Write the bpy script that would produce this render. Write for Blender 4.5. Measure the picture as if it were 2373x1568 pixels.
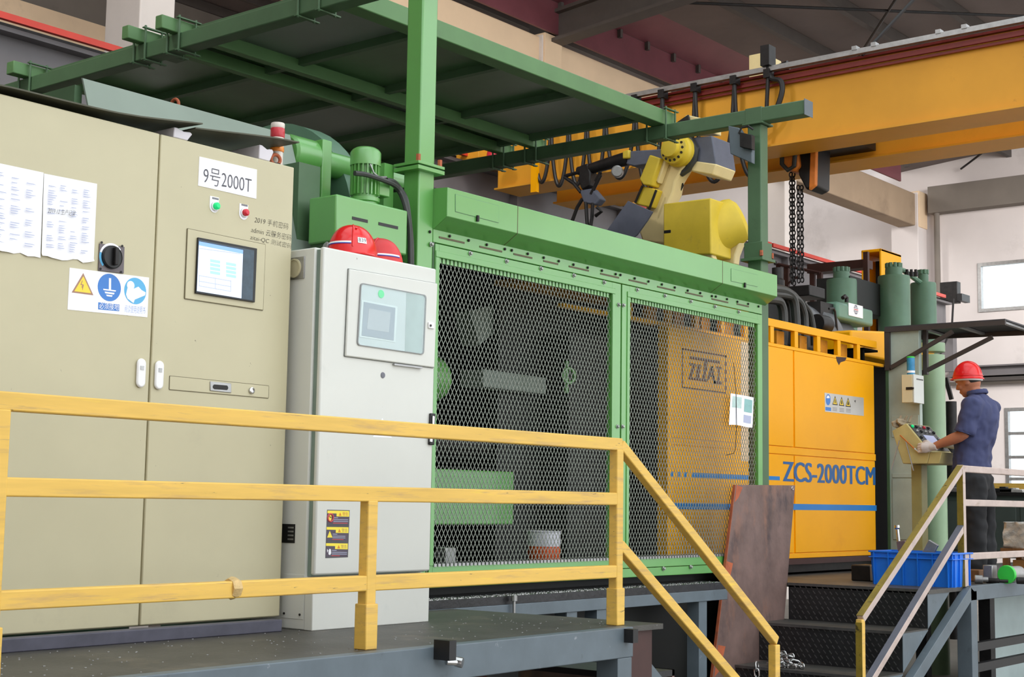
import bpy, bmesh, math, random
from math import radians, sin, cos, pi, sqrt, exp
from mathutils import Vector as V, Matrix
random.seed(7)
S = bpy.context.scene
for o in list(bpy.data.objects): bpy.data.objects.remove(o)
C = S.collection

# ---------------------------------------------------------------- camera, sky, exposure
W_, H_ = 2373, 1568
FPX, YAW, PITCH, ROLL, EYE = 3385.4, radians(38.911), radians(6.3845), radians(.8815), .56
fw = V((cos(YAW)*cos(PITCH), sin(YAW)*cos(PITCH), sin(PITCH)))
rt = V((sin(YAW), -cos(YAW), 0)); up = rt.cross(fw)
rt, up = cos(ROLL)*rt + sin(ROLL)*up, -sin(ROLL)*rt + cos(ROLL)*up
cd = bpy.data.cameras.new('camera'); cam = bpy.data.objects.new('camera', cd); C.objects.link(cam)
cd.sensor_width = 36; cd.lens = FPX*36/W_; cd.clip_end = 300
M4 = Matrix((rt, up, -fw)).transposed().to_4x4(); M4.translation = V((0, 0, EYE)); cam.matrix_world = M4
S.camera = cam

wd = bpy.data.worlds.new('sky'); S.world = wd; wd.use_nodes = True
bg = wd.node_tree.nodes['Background']; bg.inputs[0].default_value = (.93, .97, 1, 1); bg.inputs[1].default_value = 1.9
for lx, ly, lz, tx, ty, tz, sz, pw in ((20.5, 2.5, 7.2, 29.5, 6, 2.5, 2.2, 190), (22.5, 6.2, 7.2, 29.5, 11, 3, 2.2, 170), (21, 16, 8.0, 29.5, 16, 4, 2, 130), (2.2, 8.6, 7.4, 9.5, 12.5, 5.2, 1.6, 150), (5, 17, 8.6, 13, 21.4, 8, 1.6, 160), (9.5, 7.8, 7.9, 14, 12.5, 6.7, 1.6, 110)):   # unseen area lights added near the roof to brighten end wall and background
    ld = bpy.data.lights.new('added_fill_lamp', 'AREA'); ld.shape = 'DISK'; ld.size = sz; ld.energy = pw; ld.color = (1, .96, .92); ld.spread = radians(130)
    lo_ = bpy.data.objects.new('added_fill_lamp', ld); C.objects.link(lo_); lo_.location = (lx, ly, lz)
    lo_.rotation_euler = (V((tx, ty, tz))-V((lx, ly, lz))).to_track_quat('-Z', 'Y').to_euler()
S.view_settings.view_transform = 'Standard'; S.view_settings.look = 'None'
S.view_settings.exposure = .35; S.view_settings.gamma = 1; S.view_settings.use_curve_mapping = False

def P(px, py, **k):                       # the point of a plane x=, y= or z= that a photo pixel shows
    d = fw + rt*((px-W_/2)/FPX) - up*((py-H_/2)/FPX)
    (a, v), = k.items(); i = 'xyz'.index(a); o = V((0, 0, EYE))
    return o + d*((v-o[i])/d[i])

# ---------------------------------------------------------------- mesh helpers
ORG = {}
class MB:
    def __init__(s): s.v = []; s.f = []; s.m = []
    def add(s, vs, fs, mi=0):
        n = len(s.v); s.v += [V(a) for a in vs]; s.f += [[i+n for i in f] for f in fs]; s.m += [mi]*len(fs); return s
    def box(s, a, b, mi=0):
        (x0, y0, z0), (x1, y1, z1) = a, b
        x0, x1 = sorted((x0, x1)); y0, y1 = sorted((y0, y1)); z0, z1 = sorted((z0, z1))
        return s.add([(x0,y0,z0),(x1,y0,z0),(x1,y1,z0),(x0,y1,z0),(x0,y0,z1),(x1,y0,z1),(x1,y1,z1),(x0,y1,z1)],
                     [(0,3,2,1),(4,5,6,7),(0,1,5,4),(1,2,6,5),(2,3,7,6),(3,0,4,7)], mi)
    def prism(s, poly, vec, mi=0):
        n = len(poly); vec = V(vec); p = [V(a) for a in poly]
        nrm = V((0,0,0))
        for i in range(n): nrm += p[i].cross(p[(i+1) % n])
        if nrm.dot(vec) > 0: p.reverse()
        q = [a+vec for a in p]
        return s.add(p+q, [list(range(n)), list(range(2*n-1, n-1, -1))]+[(i, i+n, (i+1) % n+n, (i+1) % n) for i in range(n)], mi)
    def beam(s, a, b, w, h, ref=(0,0,1), mi=0):     # square bar, w across, h along ref
        a, b = V(a), V(b); d = (b-a).normalized(); sx = d.cross(V(ref))
        sx = (sx if sx.length > 1e-6 else d.orthogonal()).normalized(); sz = sx.cross(d).normalized()
        return s.prism([a-sx*w/2-sz*h/2, a+sx*w/2-sz*h/2, a+sx*w/2+sz*h/2, a-sx*w/2+sz*h/2], b-a, mi)
    def ring(s, pts, r, n, closed=False, caps=True, mi=0, up0=None):
        pts = [V(p) for p in pts]; m = len(pts); rs = r if isinstance(r, (list, tuple)) else [r]*m
        vs = []; prev = None
        for i, p in enumerate(pts):
            t = (pts[(i+1) % m] - pts[i-1]) if closed or 0 < i < m-1 else (pts[1]-pts[0] if i == 0 else pts[-1]-pts[-2])
            t = t.normalized() if t.length > 1e-9 else V((0,0,1))
            if prev is None: u = V(up0) if up0 else t.orthogonal()
            else: u = prev
            u = u - t*u.dot(t); u = u.normalized() if u.length > 1e-6 else t.orthogonal().normalized()
            prev = u; w = t.cross(u)
            vs += [p + (u*cos(2*pi*k/n) + w*sin(2*pi*k/n))*rs[i] for k in range(n)]
        fs = []
        for i in range(m if closed else m-1):
            a = i*n; b = ((i+1) % m)*n
            fs += [(a+k, a+(k+1) % n, b+(k+1) % n, b+k) for k in range(n)]
        if caps and not closed: fs += [list(range(n-1, -1, -1)), [(m-1)*n+k for k in range(n)]]
        return s.add(vs, fs, mi)
    def cyl(s, a, b, r, n=20, r2=None, mi=0): return s.ring([a, b], [r, r if r2 is None else r2], n, mi=mi)
    def lathe(s, c, ax, prof, n=28, mi=0):          # prof: (radius, distance along ax)
        c = V(c); ax = V(ax).normalized()
        u = ax.orthogonal().normalized(); w = ax.cross(u); vs = []; m = len(prof)
        for r, h in prof: vs += [c+ax*h+(u*cos(2*pi*k/n)+w*sin(2*pi*k/n))*max(r, 1e-4) for k in range(n)]
        fs = [(i*n+k, i*n+(k+1) % n, (i+1)*n+(k+1) % n, (i+1)*n+k) for i in range(m-1) for k in range(n)]
        fs += [list(range(n-1, -1, -1)), [(m-1)*n+k for k in range(n)]]
        return s.add(vs, fs, mi)
    def torus(s, c, ax, R, r, n=20, k=8, mi=0):
        c = V(c); ax = V(ax).normalized(); u = ax.orthogonal().normalized(); w = ax.cross(u)
        return s.ring([c+(u*cos(2*pi*i/n)+w*sin(2*pi*i/n))*R for i in range(n)], r, k, closed=True, mi=mi)
    def grid(s, fn, nu, nv, mi=0, thick=None):
        vs = [V(fn(i/nu, j/nv)) for j in range(nv+1) for i in range(nu+1)]
        fs = [(j*(nu+1)+i, j*(nu+1)+i+1, (j+1)*(nu+1)+i+1, (j+1)*(nu+1)+i) for j in range(nv) for i in range(nu)]
        if thick is not None:
            n = len(vs); t = V(thick); vs2 = vs+[a+t for a in vs]
            b = [i for i in range(nu+1)] + [(j+1)*(nu+1)-1 for j in range(1, nv+1)] + [nv*(nu+1)+i for i in range(nu-1, -1, -1)] + [j*(nu+1) for j in range(nv-1, 0, -1)]
            fs2 = fs + [tuple(q+n for q in reversed(f)) for f in fs] + [(b[i], b[i]+n, b[(i+1) % len(b)]+n, b[(i+1) % len(b)]) for i in range(len(b))]
            return s.add(vs2, fs2, mi)
        return s.add(vs, fs, mi)
    def build(s, name, mat, parent=None, bevel=0, smooth=True, org=None, seg=2, angle=35):
        me = bpy.data.meshes.new(name)
        if parent is not None: o0 = ORG[parent.name]
        elif org is not None: o0 = V(org)
        else:
            xs, ys, zs = zip(*s.v); o0 = V(((min(xs)+max(xs))/2, (min(ys)+max(ys))/2, min(zs)))
        me.from_pydata([v-o0 for v in s.v], [], s.f)
        bm = bmesh.new(); bm.from_mesh(me); bmesh.ops.recalc_face_normals(bm, faces=bm.faces); bm.to_mesh(me); bm.free()
        for m in (mat if isinstance(mat, (list, tuple)) else [mat]): me.materials.append(m)
        for p, i in zip(me.polygons, s.m): p.material_index = i
        if smooth:
            me.polygons.foreach_set('use_smooth', [True]*len(me.polygons)); me.set_sharp_from_angle(angle=radians(angle))
        o = bpy.data.objects.new(name, me); C.objects.link(o); ORG[o.name] = o0.copy()
        if parent is not None: o.parent = parent
        else: o.location = o0
        if bevel:
            b = o.modifiers.new('bevel', 'BEVEL'); b.width = bevel; b.segments = seg; b.limit_method = 'ANGLE'; b.angle_limit = radians(40)
            b.harden_normals = False
        return o
def box(a, b): return MB().box(a, b)
def curve(pts, k=6):                       # Catmull-Rom through the points
    p = [V(a) for a in pts]; p = [p[0]*2-p[1]]+p+[p[-1]*2-p[-2]]; out = []
    for i in range(1, len(p)-2):
        for j in range(k):
            t = j/k; a, b, c, d = p[i-1:i+3]
            out.append((b*2+(c-a)*t+(a*2-b*5+c*4-d)*t*t+(b*3-a-c*3+d)*t**3)*.5)
    return out+[p[-2]]
def thing(name, label, cat, loc, group=None):
    o = bpy.data.objects.new(name, None); C.objects.link(o); o.location = loc; o.empty_display_size = .1
    ORG[o.name] = V(loc); o['label'] = label; o['category'] = cat
    if group: o['group'] = group
    return o
def tag(o, label, cat, group=None, kind=None):
    o['label'] = label; o['category'] = cat
    if group: o['group'] = group
    if kind: o['kind'] = kind
    return o
def struct(o): o['kind'] = 'structure'; return o
def lab(o, l): o['label'] = l; return o
def twin(o, d, parent=None):               # one more piece sharing the mesh, moved by d
    c = o.copy(); C.objects.link(c); c.location = o.location + V(d); ORG[c.name] = ORG[o.name] + V(d)
    if parent is not None: c.parent = parent
    return c
def dup(root, loc, label=None):
    r = root.copy(); C.objects.link(r); r.location = loc
    if label: r['label'] = label
    for ch in list(root.children):
        c = ch.copy(); C.objects.link(c); c.parent = r
        for g in list(ch.children):
            d = g.copy(); C.objects.link(d); d.parent = c
    return r

def text(body, a, ux, uy, mat, name, parent, thin=0, shear=0, depth=.0006, bold=0, org=None):
    """lettering fitted into the parallelogram at a spanned by ux (reading direction) and uy (up)"""
    cu = bpy.data.curves.new(name, 'FONT'); cu.body = body; cu.size = 1; cu.offset = thin; cu.shear = shear; cu.resolution_u = 3
    t = bpy.data.objects.new(name, cu); C.objects.link(t)
    me = bpy.data.meshes.new_from_object(t.evaluated_get(bpy.context.evaluated_depsgraph_get()))
    bpy.data.objects.remove(t)
    xs = [v.co.x for v in me.vertices]; ys = [v.co.y for v in me.vertices]
    x0, x1, y0, y1 = min(xs), max(xs), min(ys), max(ys)
    a, ux, uy = V(a), V(ux), V(uy); n = ux.cross(uy).normalized(); m = MB()
    vs = [a + ux*((v.co.x-x0)/(x1-x0)) + uy*((v.co.y-y0)/(y1-y0)) + n*depth for v in me.vertices]
    fs = [list(p.vertices) for p in me.polygons]; m.add(vs, fs); bpy.data.meshes.remove(me)
    for k in ((-1, 1) if bold else ()): m.add([v+ux.normalized()*bold*k+n*.0002*(k+2) for v in vs], fs)
    return m.build(name, mat, parent, smooth=False, org=org)

# ---------------------------------------------------------------- materials
def lin(c): return tuple((x/12.92 if x <= .04045 else ((x+.055)/1.055)**2.4) for x in [q/255 for q in c])
def mat(name, rgb, rough=.5, metal=0, var=.10, scale=5, spots=None, bump=0, bscale=40, spec=.5, emit=0, stretch=(1,1,1), alpha=None, coat=0, rough2=None):
    """painted / plain surface. spots: list of (rgb, amount 0..1, scale, stretch, sharp) for wear and dirt"""
    m = bpy.data.materials.new(name); m.use_nodes = True; N = m.node_tree.nodes; L = m.node_tree.links; b = N['Principled BSDF']
    c = lin(rgb)
    tc = N.new('ShaderNodeTexCoord')
    def noise(sc, st, det=4, rough_=.6):
        mp = N.new('ShaderNodeMapping'); mp.inputs['Scale'].default_value = st; L.new(tc.outputs['Object'], mp.inputs[0])
        nz = N.new('ShaderNodeTexNoise'); nz.inputs['Scale'].default_value = sc; nz.inputs['Detail'].default_value = det; nz.inputs['Roughness'].default_value = rough_
        L.new(mp.outputs[0], nz.inputs['Vector']); return nz.outputs['Fac']
    out = None
    if var:
        mx = N.new('ShaderNodeMix'); mx.data_type = 'RGBA'
        mx.inputs[6].default_value = (*[x*(1-var) for x in c], 1); mx.inputs[7].default_value = (*[min(1, x*(1+var)) for x in c], 1)
        mr = N.new('ShaderNodeMapRange'); mr.inputs[1].default_value = .3; mr.inputs[2].default_value = .7
        L.new(noise(scale, stretch), mr.inputs[0]); L.new(mr.outputs[0], mx.inputs[0]); out = mx.outputs[2]
    for rgb2, amt, sc, st, sharp in (spots or []):
        mx = N.new('ShaderNodeMix'); mx.data_type = 'RGBA'
        if out is None: mx.inputs[6].default_value = (*c, 1)
        else: L.new(out, mx.inputs[6])
        mx.inputs[7].default_value = (*lin(rgb2), 1)
        mr = N.new('ShaderNodeMapRange'); th = .72-.42*amt
        mr.inputs[1].default_value = th; mr.inputs[2].default_value = th+sharp
        L.new(noise(sc, st, 6, .65), mr.inputs[0]); L.new(mr.outputs[0], mx.inputs[0]); out = mx.outputs[2]
    if out is None: b.inputs['Base Color'].default_value = (*c, 1)
    else: L.new(out, b.inputs['Base Color'])
    b.inputs['Roughness'].default_value = rough; b.inputs['Metallic'].default_value = metal; b.inputs['Specular IOR Level'].default_value = spec
    if coat: b.inputs['Coat Weight'].default_value = coat; b.inputs['Coat Roughness'].default_value = .15
    if rough2:
        mr = N.new('ShaderNodeMapRange'); mr.inputs[3].default_value = rough; mr.inputs[4].default_value = rough2
        L.new(noise(scale*1.7, stretch), mr.inputs[0]); L.new(mr.outputs[0], b.inputs['Roughness'])
    if bump:
        bp = N.new('ShaderNodeBump'); bp.inputs['Strength'].default_value = bump; bp.inputs['Distance'].default_value = .01
        L.new(noise(bscale, stretch), bp.inputs['Height']); L.new(bp.outputs[0], b.inputs['Normal'])
    if emit: b.inputs['Emission Color'].default_value = (*c, 1); b.inputs['Emission Strength'].default_value = emit
    if alpha is not None: b.inputs['Transmission Weight'].default_value = alpha
    return m
I3 = (1,1,1)
m_beige = mat('beige_enamel', (194,187,155), .42, var=.05, scale=1.6, spots=[((170,163,138), .25, 2.2, I3, .35), ((120,112,95), .02, 30, I3, .03)])
m_beige_dk = mat('beige_seam', (96,88,62), .6, var=.1)
m_white = mat('pale_grey_enamel', (214,216,210), .4, var=.03, scale=2, spots=[((176,182,180), .2, 2.5, I3, .4), ((110,104,96), .03, 26, (1,1,.6), .04)])
m_seal = mat('grey_green_seal', (120,138,128), .5)
m_kerb = mat('slate_kerb_paint', (78,78,92), .55, var=.2, scale=9)
m_green = mat('press_green_paint', (92,162,74), .42, var=.05, scale=2.5, spec=1.0, coat=.6, spots=[((78,128,66), .16, 6, I3, .3), ((60,70,52), .03, 24, I3, .05)])
m_green_dk = mat('gantry_green_paint', (74,104,72), .5, var=.12, scale=3, spots=[((58,76,56), .3, 5, I3, .3)])
m_green_mid = mat('roof_rail_green', (88,128,78), .5, var=.1, scale=3, spots=[((74,100,70), .25, 5, I3, .3)])
m_green_sheet = mat('green_roof_sheet', (80,116,76), .3, var=.15, scale=2)
m_grey_sheet = mat('grey_green_sheet', (128,142,130), .35, var=.1, scale=1.5)
m_press = mat('press_body_green', (88,124,100), .45, var=.12, scale=4)
m_teal = mat('teal_green_tank', (98,138,118), .4, var=.08)
m_yel = mat('machine_yellow', (252,174,0), .4, var=.05, scale=1.2, spec=.25, spots=[((226,138,10), .25, 1.5, I3, .4), ((120,70,30), .015, 20, I3, .03)])
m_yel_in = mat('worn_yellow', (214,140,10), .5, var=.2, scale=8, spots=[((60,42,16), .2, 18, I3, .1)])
m_rail = mat('yellow_rail_paint', (224,182,84), .5, var=.10, scale=4, stretch=(.5,1,6), spots=[((186,150,96), .45, 5, (.6,3,7), .22), ((238,206,60), .25, 9, (.4,1,4), .2), ((150,124,92), .2, 9, (.35,2,6), .12), ((84,74,62), .12, 20, (.4,1,2.5), .05)])
m_rail_grey = mat('worn_pale_rail', (196,178,170), .45, metal=.2, var=.12, scale=8, spots=[((150,124,98), .3, 7, (1,1,3), .2), ((92,76,60), .06, 30, I3, .05)])
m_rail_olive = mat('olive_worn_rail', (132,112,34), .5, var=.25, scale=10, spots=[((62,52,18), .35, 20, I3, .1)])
m_steel = mat('slate_steel_paint', (92,104,112), .45, var=.12, scale=6, spots=[((142,148,152), .12, 18, I3, .08), ((52,60,64), .2, 7, I3, .2)])
m_dksteel = mat('dark_steel', (46,46,48), .4, metal=.35, var=.25, scale=8, bump=.2, bscale=30, spots=[((92,90,86), .16, 14, I3, .2)])
m_deck = mat('greasy_deck_plate', (74,72,68), .5, metal=.25, var=.25, scale=4, bump=.25, bscale=45, spots=[((122,112,98), .36, 3.5, I3, .3), ((160,158,156), .05, 60, I3, .03)])
m_black = mat('black_paint', (22,22,24), .45, var=.2)
m_iron = mat('black_iron', (40,38,38), .45, metal=.5, var=.3, scale=12)
m_rubber = mat('black_rubber_hose', (52,54,52), .45, var=.15, scale=10)
m_rust = mat('rusty_plate', (120,98,92), .6, metal=.15, var=.35, scale=3, bump=.35, bscale=18, spots=[((150,108,88), .42, 3.2, (1,1,.45), .18), ((58,52,58), .38, 2.6, (1,1,.6), .15), ((170,132,104), .12, 9, (1,1,.35), .08)])
m_rust_edge = mat('orange_primer_edge', (176,92,58), .7, var=.25, scale=12, spots=[((96,64,50), .35, 10, I3, .2)])
m_red_brown = mat('red_brown_primer', (66,38,34), .6, var=.15)
m_conc = mat('cream_concrete', (238,210,176), .85, var=.06, scale=1.2, spots=[((180,156,128), .22, 1.6, I3, .4), ((126,112,96), .03, 10, I3, .1)], bump=.05)
m_conc_soot = mat('sooty_concrete', (168,146,122), .85, var=.1, scale=1, spots=[((112,94,78), .35, 1.2, I3, .4), ((236,230,220), .04, 7, (1,1,.6), .02)])
m_conc_w = mat('whitewashed_concrete', (226,218,212), .85, var=.05, scale=1.5, spots=[((176,170,166), .2, 2, I3, .4)])
m_wall = mat('grey_white_plaster', (226,218,216), .9, var=.05, scale=.7, spots=[((150,142,138), .28, .6, I3, .4), ((96,86,80), .06, 1.4, I3, .25)])
m_wall_dk = mat('sooty_plaster', (128,120,112), .9, var=.12, scale=.8, spots=[((84,76,70), .3, .9, I3, .35)])
m_roof = mat('dark_roof_sheet', (116,104,100), .7, var=.14, scale=.9)
m_purlin = mat('dark_purlin_paint', (84,78,74), .6, var=.1)
m_maroon = mat('maroon_gutter_sheet', (124,70,78), .4, var=.12, scale=2, metal=.1)
m_floor = mat('oily_concrete_floor', (138,132,124), .7, var=.15, scale=1.3, spots=[((52,50,50), .3, 1.5, I3, .3)])
m_ground = mat('pale_yard_concrete', (176,172,164), .9, var=.08, scale=.5)
m_crane = mat('crane_yellow', (232,164,44), .5, var=.08, scale=1.1, spots=[((176,118,34), .3, 1.1, I3, .4), ((110,76,34), .05, 6, I3, .2)])
m_runway = mat('grey_runway_paint', (112,108,110), .6, var=.1, scale=1.5)
m_redbar = mat('red_conductor_cover', (208,58,40), .45, var=.08)
m_dkred = mat('dark_red_conductor', (128,38,32), .45, var=.15)
m_cable = mat('black_cable', (26,24,24), .5, var=.1)
m_robot = mat('robot_yellow', (214,186,52), .5, var=.08, scale=5, spots=[((110,104,78), .22, 4, I3, .25), ((60,56,50), .08, 9, I3, .12)])
m_robot_cr = mat('robot_cream', (226,206,150), .5, var=.06, scale=5, spots=[((140,130,104), .2, 4, I3, .25)])
m_slate = mat('slate_cover', (92,96,110), .6, var=.1, scale=8)
m_hat = mat('red_helmet_shell', (222,26,30), .22, var=.03, spec=.6)
m_whitep = mat('white_paint', (240,240,240), .5, var=0)
m_bluep = mat('blue_print', (30,60,160), .5, var=0)
m_paper = mat('white_paper', (246,247,252), .6, var=.01, spec=.3)
m_ink = mat('grey_ink', (84,84,92), .7, var=0)
m_ink_pale = mat('pale_blue_grey_ink', (182,189,216), .7, var=0)
m_pen = mat('dark_pen', (56,54,50), .7, var=0)
m_signblue = mat('sign_blue', (64,128,208), .5, var=.05)
m_signcyan = mat('sign_light_blue', (92,178,226), .5, var=.03)
m_signyel = mat('sign_yellow', (252,216,70), .5, var=.03)
m_signbrown = mat('sign_faded_border', (168,130,110), .6, var=.03)
m_stripe = mat('blue_stripe_paint', (8,122,200), .4, var=.05)
m_letter = mat('dark_blue_lettering', (16,92,156), .4, var=.1)
m_logo = mat('faded_brown_logo', (116,66,34), .5, var=.2, scale=12)
m_crate = mat('blue_crate_plastic', (26,116,224), .35, var=.06, spec=.6)
m_greencap = mat('bright_green_lid', (58,200,70), .35, var=.04)
m_gl = mat('green_lamp', (10,190,110), .3, var=0, emit=.5)
m_rl = mat('red_button', (210,40,60), .3, var=0)
m_chrome = mat('bright_steel', (200,200,200), .25, metal=1, var=.05)
m_alu = mat('dull_aluminium', (168,168,168), .4, metal=.8, var=.15, scale=15)
m_bucket = mat('scuffed_white_tin', (206,206,216), .45, var=.15, scale=12)
m_orange = mat('orange_tin_label', (206,82,28), .5, var=.2, scale=14)
m_skin = mat('tanned_skin', (176,112,82), .55, var=.06, scale=12)
m_skin_arm = mat('tanned_skin_arm', (170,98,66), .55, var=.06, scale=12)
m_shirt = mat('navy_work_shirt', (60,66,104), .8, var=.14, scale=7, bump=.5, bscale=9, stretch=(1,1,.35))
m_trouser = mat('black_trousers', (34,35,38), .8, var=.2, scale=7, bump=.4, bscale=9, stretch=(1,1,.3))
m_hair = mat('black_hair', (28,24,22), .7, var=.2)
m_glove = mat('white_cotton_glove', (206,196,192), .85, var=.06, scale=18, bump=.2, bscale=60)
m_box_lt = mat('junction_box_cream', (214,206,172), .4, var=.05)
m_consgrey = mat('light_grey_green_panel', (168,182,172), .45, var=.1, scale=5, spots=[((120,130,122), .25, 6, (1,1,.3), .3)])
m_cons_green = mat('console_olive_cream', (188,174,116), .45, var=.1, scale=8, spots=[((120,102,60), .16, 12, I3, .2)])
m_olive = mat('olive_pedestal', (150,144,92), .5, var=.12)
m_lightgreen = mat('pale_green_column', (150,178,142), .35, var=.08, scale=4)
m_blueoil = mat('blue_tin', (48,140,190), .35, var=.2, scale=14)
m_foil = mat('crumpled_foil', (204,202,198), .35, metal=.35, var=.2, scale=12, bump=1, bscale=16)
m_wood = mat('dark_wood', (124,84,48), .6, var=.25, scale=6, stretch=(1,6,1))
m_orange_h = mat('orange_hoist_paint', (226,130,44), .5, var=.2, scale=8)
m_copper = mat('copper_rod', (196,120,60), .35, metal=.7, var=.15)
m_dkroof = mat('dark_canopy_sheet', (58,56,60), .5, var=.15, scale=4)
m_braces = mat('dark_brown_bar', (62,54,52), .5, var=.15)
def glass(name, col=(.9,.95,.95), rough=.03, a=.35):
    m = bpy.data.materials.new(name); m.use_nodes = True; N = m.node_tree.nodes; L = m.node_tree.links
    b = N['Principled BSDF']; N.remove(b); o = N['Material Output']
    t = N.new('ShaderNodeBsdfTransparent'); t.inputs[0].default_value = (*col, 1); g = N.new('ShaderNodeBsdfGlossy'); g.inputs['Roughness'].default_value = rough
    f = N.new('ShaderNodeLayerWeight'); f.inputs[0].default_value = .5
    pw = N.new('ShaderNodeMath'); pw.operation = 'POWER'; pw.inputs[1].default_value = 4; L.new(f.outputs['Facing'], pw.inputs[0])
    mt = N.new('ShaderNodeMath'); mt.operation = 'MULTIPLY_ADD'; mt.inputs[1].default_value = .6; mt.inputs[2].default_value = a*.2
    x = N.new('ShaderNodeMixShader'); L.new(pw.outputs[0], mt.inputs[0]); L.new(mt.outputs[0], x.inputs[0]); L.new(t.outputs[0], x.inputs[1]); L.new(g.outputs[0], x.inputs[2]); L.new(x.outputs[0], o.inputs[0])
    return m
m_glass = glass('clear_pane')
m_winglass = glass('dusty_window_pane', (.94,.97,.98), .1, .3)
m_light_strip = bpy.data.materials.new('added_light_strip_clear'); m_light_strip.use_nodes = True
_n = m_light_strip.node_tree; _n.nodes.remove(_n.nodes['Principled BSDF']); _t = _n.nodes.new('ShaderNodeBsdfTransparent'); _t.inputs[0].default_value = (.86, .88, .88, 1)
_n.links.new(_t.outputs[0], _n.nodes['Material Output'].inputs[0])
m_weld = mat('ground_weld_seam', (206,176,120), .5, metal=.2, var=.2, scale=30, bump=.4, bscale=60)
m_recess_black = mat('shade_black_recess', (12, 11, 10), .8, var=.1, spec=.1)  # near-black colour stands in for the deep shade in the gap
# ================================================================ the hall
FZ = -1.06
struct(MB().box((-3.3, -16, FZ), (-3, 22, 9.5)).build('shade_wall_left', m_wall, smooth=False))  # unseen wall added to keep light off the -X faces
fl = struct(box((-14, -7, FZ-.3), (29.6, 22, FZ)).build('floor', m_floor))
yard = struct(box((-45, -45, FZ-.4), (60, 45, FZ-.31)).build('ground', m_ground))
# end wall with its windows
XW = 29.5
w1a, w1b, w1z0, w1z1 = 8.6, 11.36, 4.62, 5.65      # upper window
w2a, w2b, w2z0, w2z1 = 8.2, 10.86, .78, 2.62       # lower window
wb = MB()
ys = [-7, w2a, w1a, w2b, w1b, 22]
for a, b, z0, z1 in ((-7, w2a, FZ, 10.4), (w1b, 22, FZ, 10.4), (w2b, w1b, FZ, w1z0), (w2b, w1b, w1z1, 10.4), (w2a, w1a, w2z1, 10.4), (w2a, w2b, FZ, w2z0),
                     (w1a, w2b, w2z1, w1z0), (w1a, w2b, w1z1, 10.4)):
    wb.box((XW, a, z0), (XW+.3, b, z1))
wall_r = struct(wb.build('wall_right', m_wall, smooth=False))
def window(name, a, b, z0, z1, zs, ysp):
    fr = MB(); t = .07
    for q in ((a, a+t, z0, z1), (b-t, b, z0, z1), (a+t, b-t, z0, z0+t), (a+t, b-t, z1-t, z1)): fr.box((XW-.03, q[0], q[2]), (XW+.08, q[1], q[3]))
    w = struct(fr.build(name, m_alu, smooth=False))
    for z in zs: box((XW+.0, a+t, z-.03), (XW+.06, b-t, z+.03)).build('glazing_bar', m_alu, w)
    for y in ysp: box((XW+.005, y-.025, z0+t), (XW+.055, y+.025, z1-t)).build('glazing_bar', m_alu, w)
    zz = [z0+t]+list(zs)+[z1-t]
    for i in range(len(zz)-1): box((XW+.025, a+t, zz[i]), (XW+.035, b-t, zz[i+1])).build('pane', m_winglass, w)
window('window_1', w1a, w1b, w1z0, w1z1, [], [9.7])
window('window_2', w2a, w2b, w2z0, w2z1, [1.18, 1.62, 2.1], [9.6])
# steel beam, pipe and ledge on the end wall
q = P(2250, 848, x=29.2).z; q2 = P(2250, 872, x=29.2).z
struct(MB().box((29.2, 3, q2), (29.5, 11.9, q)).box((29.1, 3, q-.03), (29.5, 11.9, q)).box((29.1, 3, q2), (29.5, 11.9, q2+.03)).build('trim_1', m_runway, smooth=False))
struct(MB().cyl((29.4, 3, q2-.12), (29.4, 12, q2-.12), .035).cyl((29.3, 12.15, 0), (29.3, 12.15, 7.2), .06).build('trim_2', m_wall_dk))
struct(box((29.2, 3, P(2250, 487, x=29.4).z), (29.5, 12.3, P(2250, 425, x=29.4).z)).build('trim_3', m_wall_dk, smooth=False))
# column line between the bays: concrete pillars and the long cream beam
YB = 12.5; ZB0, ZB1 = 6.5, 7.19
cb = struct(MB().box((-14, YB, ZB0), (23.3, YB+.4, ZB1)).build('concrete_beam', m_conc, bevel=.02))
struct(MB().box((23.31, YB, ZB0), (29.2, YB+.4, ZB1)).build('concrete_beam', m_conc_soot, bevel=.02))
for i, x in enumerate((2.2, 9.1, 16.0, 23.17, 29.0)):
    pl = struct(box((x, YB-.06, FZ), (x+.45, YB+.55, ZB1+.02)).build('concrete_pillar', m_conc_w if x < 25 else m_wall, bevel=.015))
    struct(box((x+.02, YB-.09, ZB1-.72), (x+.43, YB+.3, ZB1+.05)).build('beam_pad', m_conc, bevel=.01))
    if x < 28:
        struct(MB().box((x, YB-1.75, 3.55), (x+.4, YB-.05, 3.9)).prism([(x, YB-.06, 3.55), (x, YB-1.7, 3.55), (x, YB-.06, 2.8)], (.4, 0, 0)).build('pillar_corbel', m_conc_w, bevel=.01))
# neighbouring bay behind the column line
YN = 21.5
nb = MB(); nb.box((-14, YN, FZ), (29.5, YN+.3, 6.9)); nb.box((-14, YN, 7.35), (29.5, YN+.3, 10.2))
struct(nb.build('wall_back', m_wall_dk, smooth=False))
struct(box((-14, YN-.35, 7.6), (29.5, YN, 8.7)).build('trim_4', m_conc, smooth=False))
nc = struct(MB().prism([(-14, YB+.2, 10.4), (-14, YN+.3, 9.9), (-14, YN+.3, 10.05), (-14, YB+.2, 9.75)], (44, 0, 0)).build('ceiling', m_roof))
for k in range(8):
    y = YB+.9+k*1.15; box((-6, y, 9.42+.033*(y-YB)), (29.5, y+.09, 9.6+.033*(y-YB))).build('purlin', m_purlin, nc)
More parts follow.
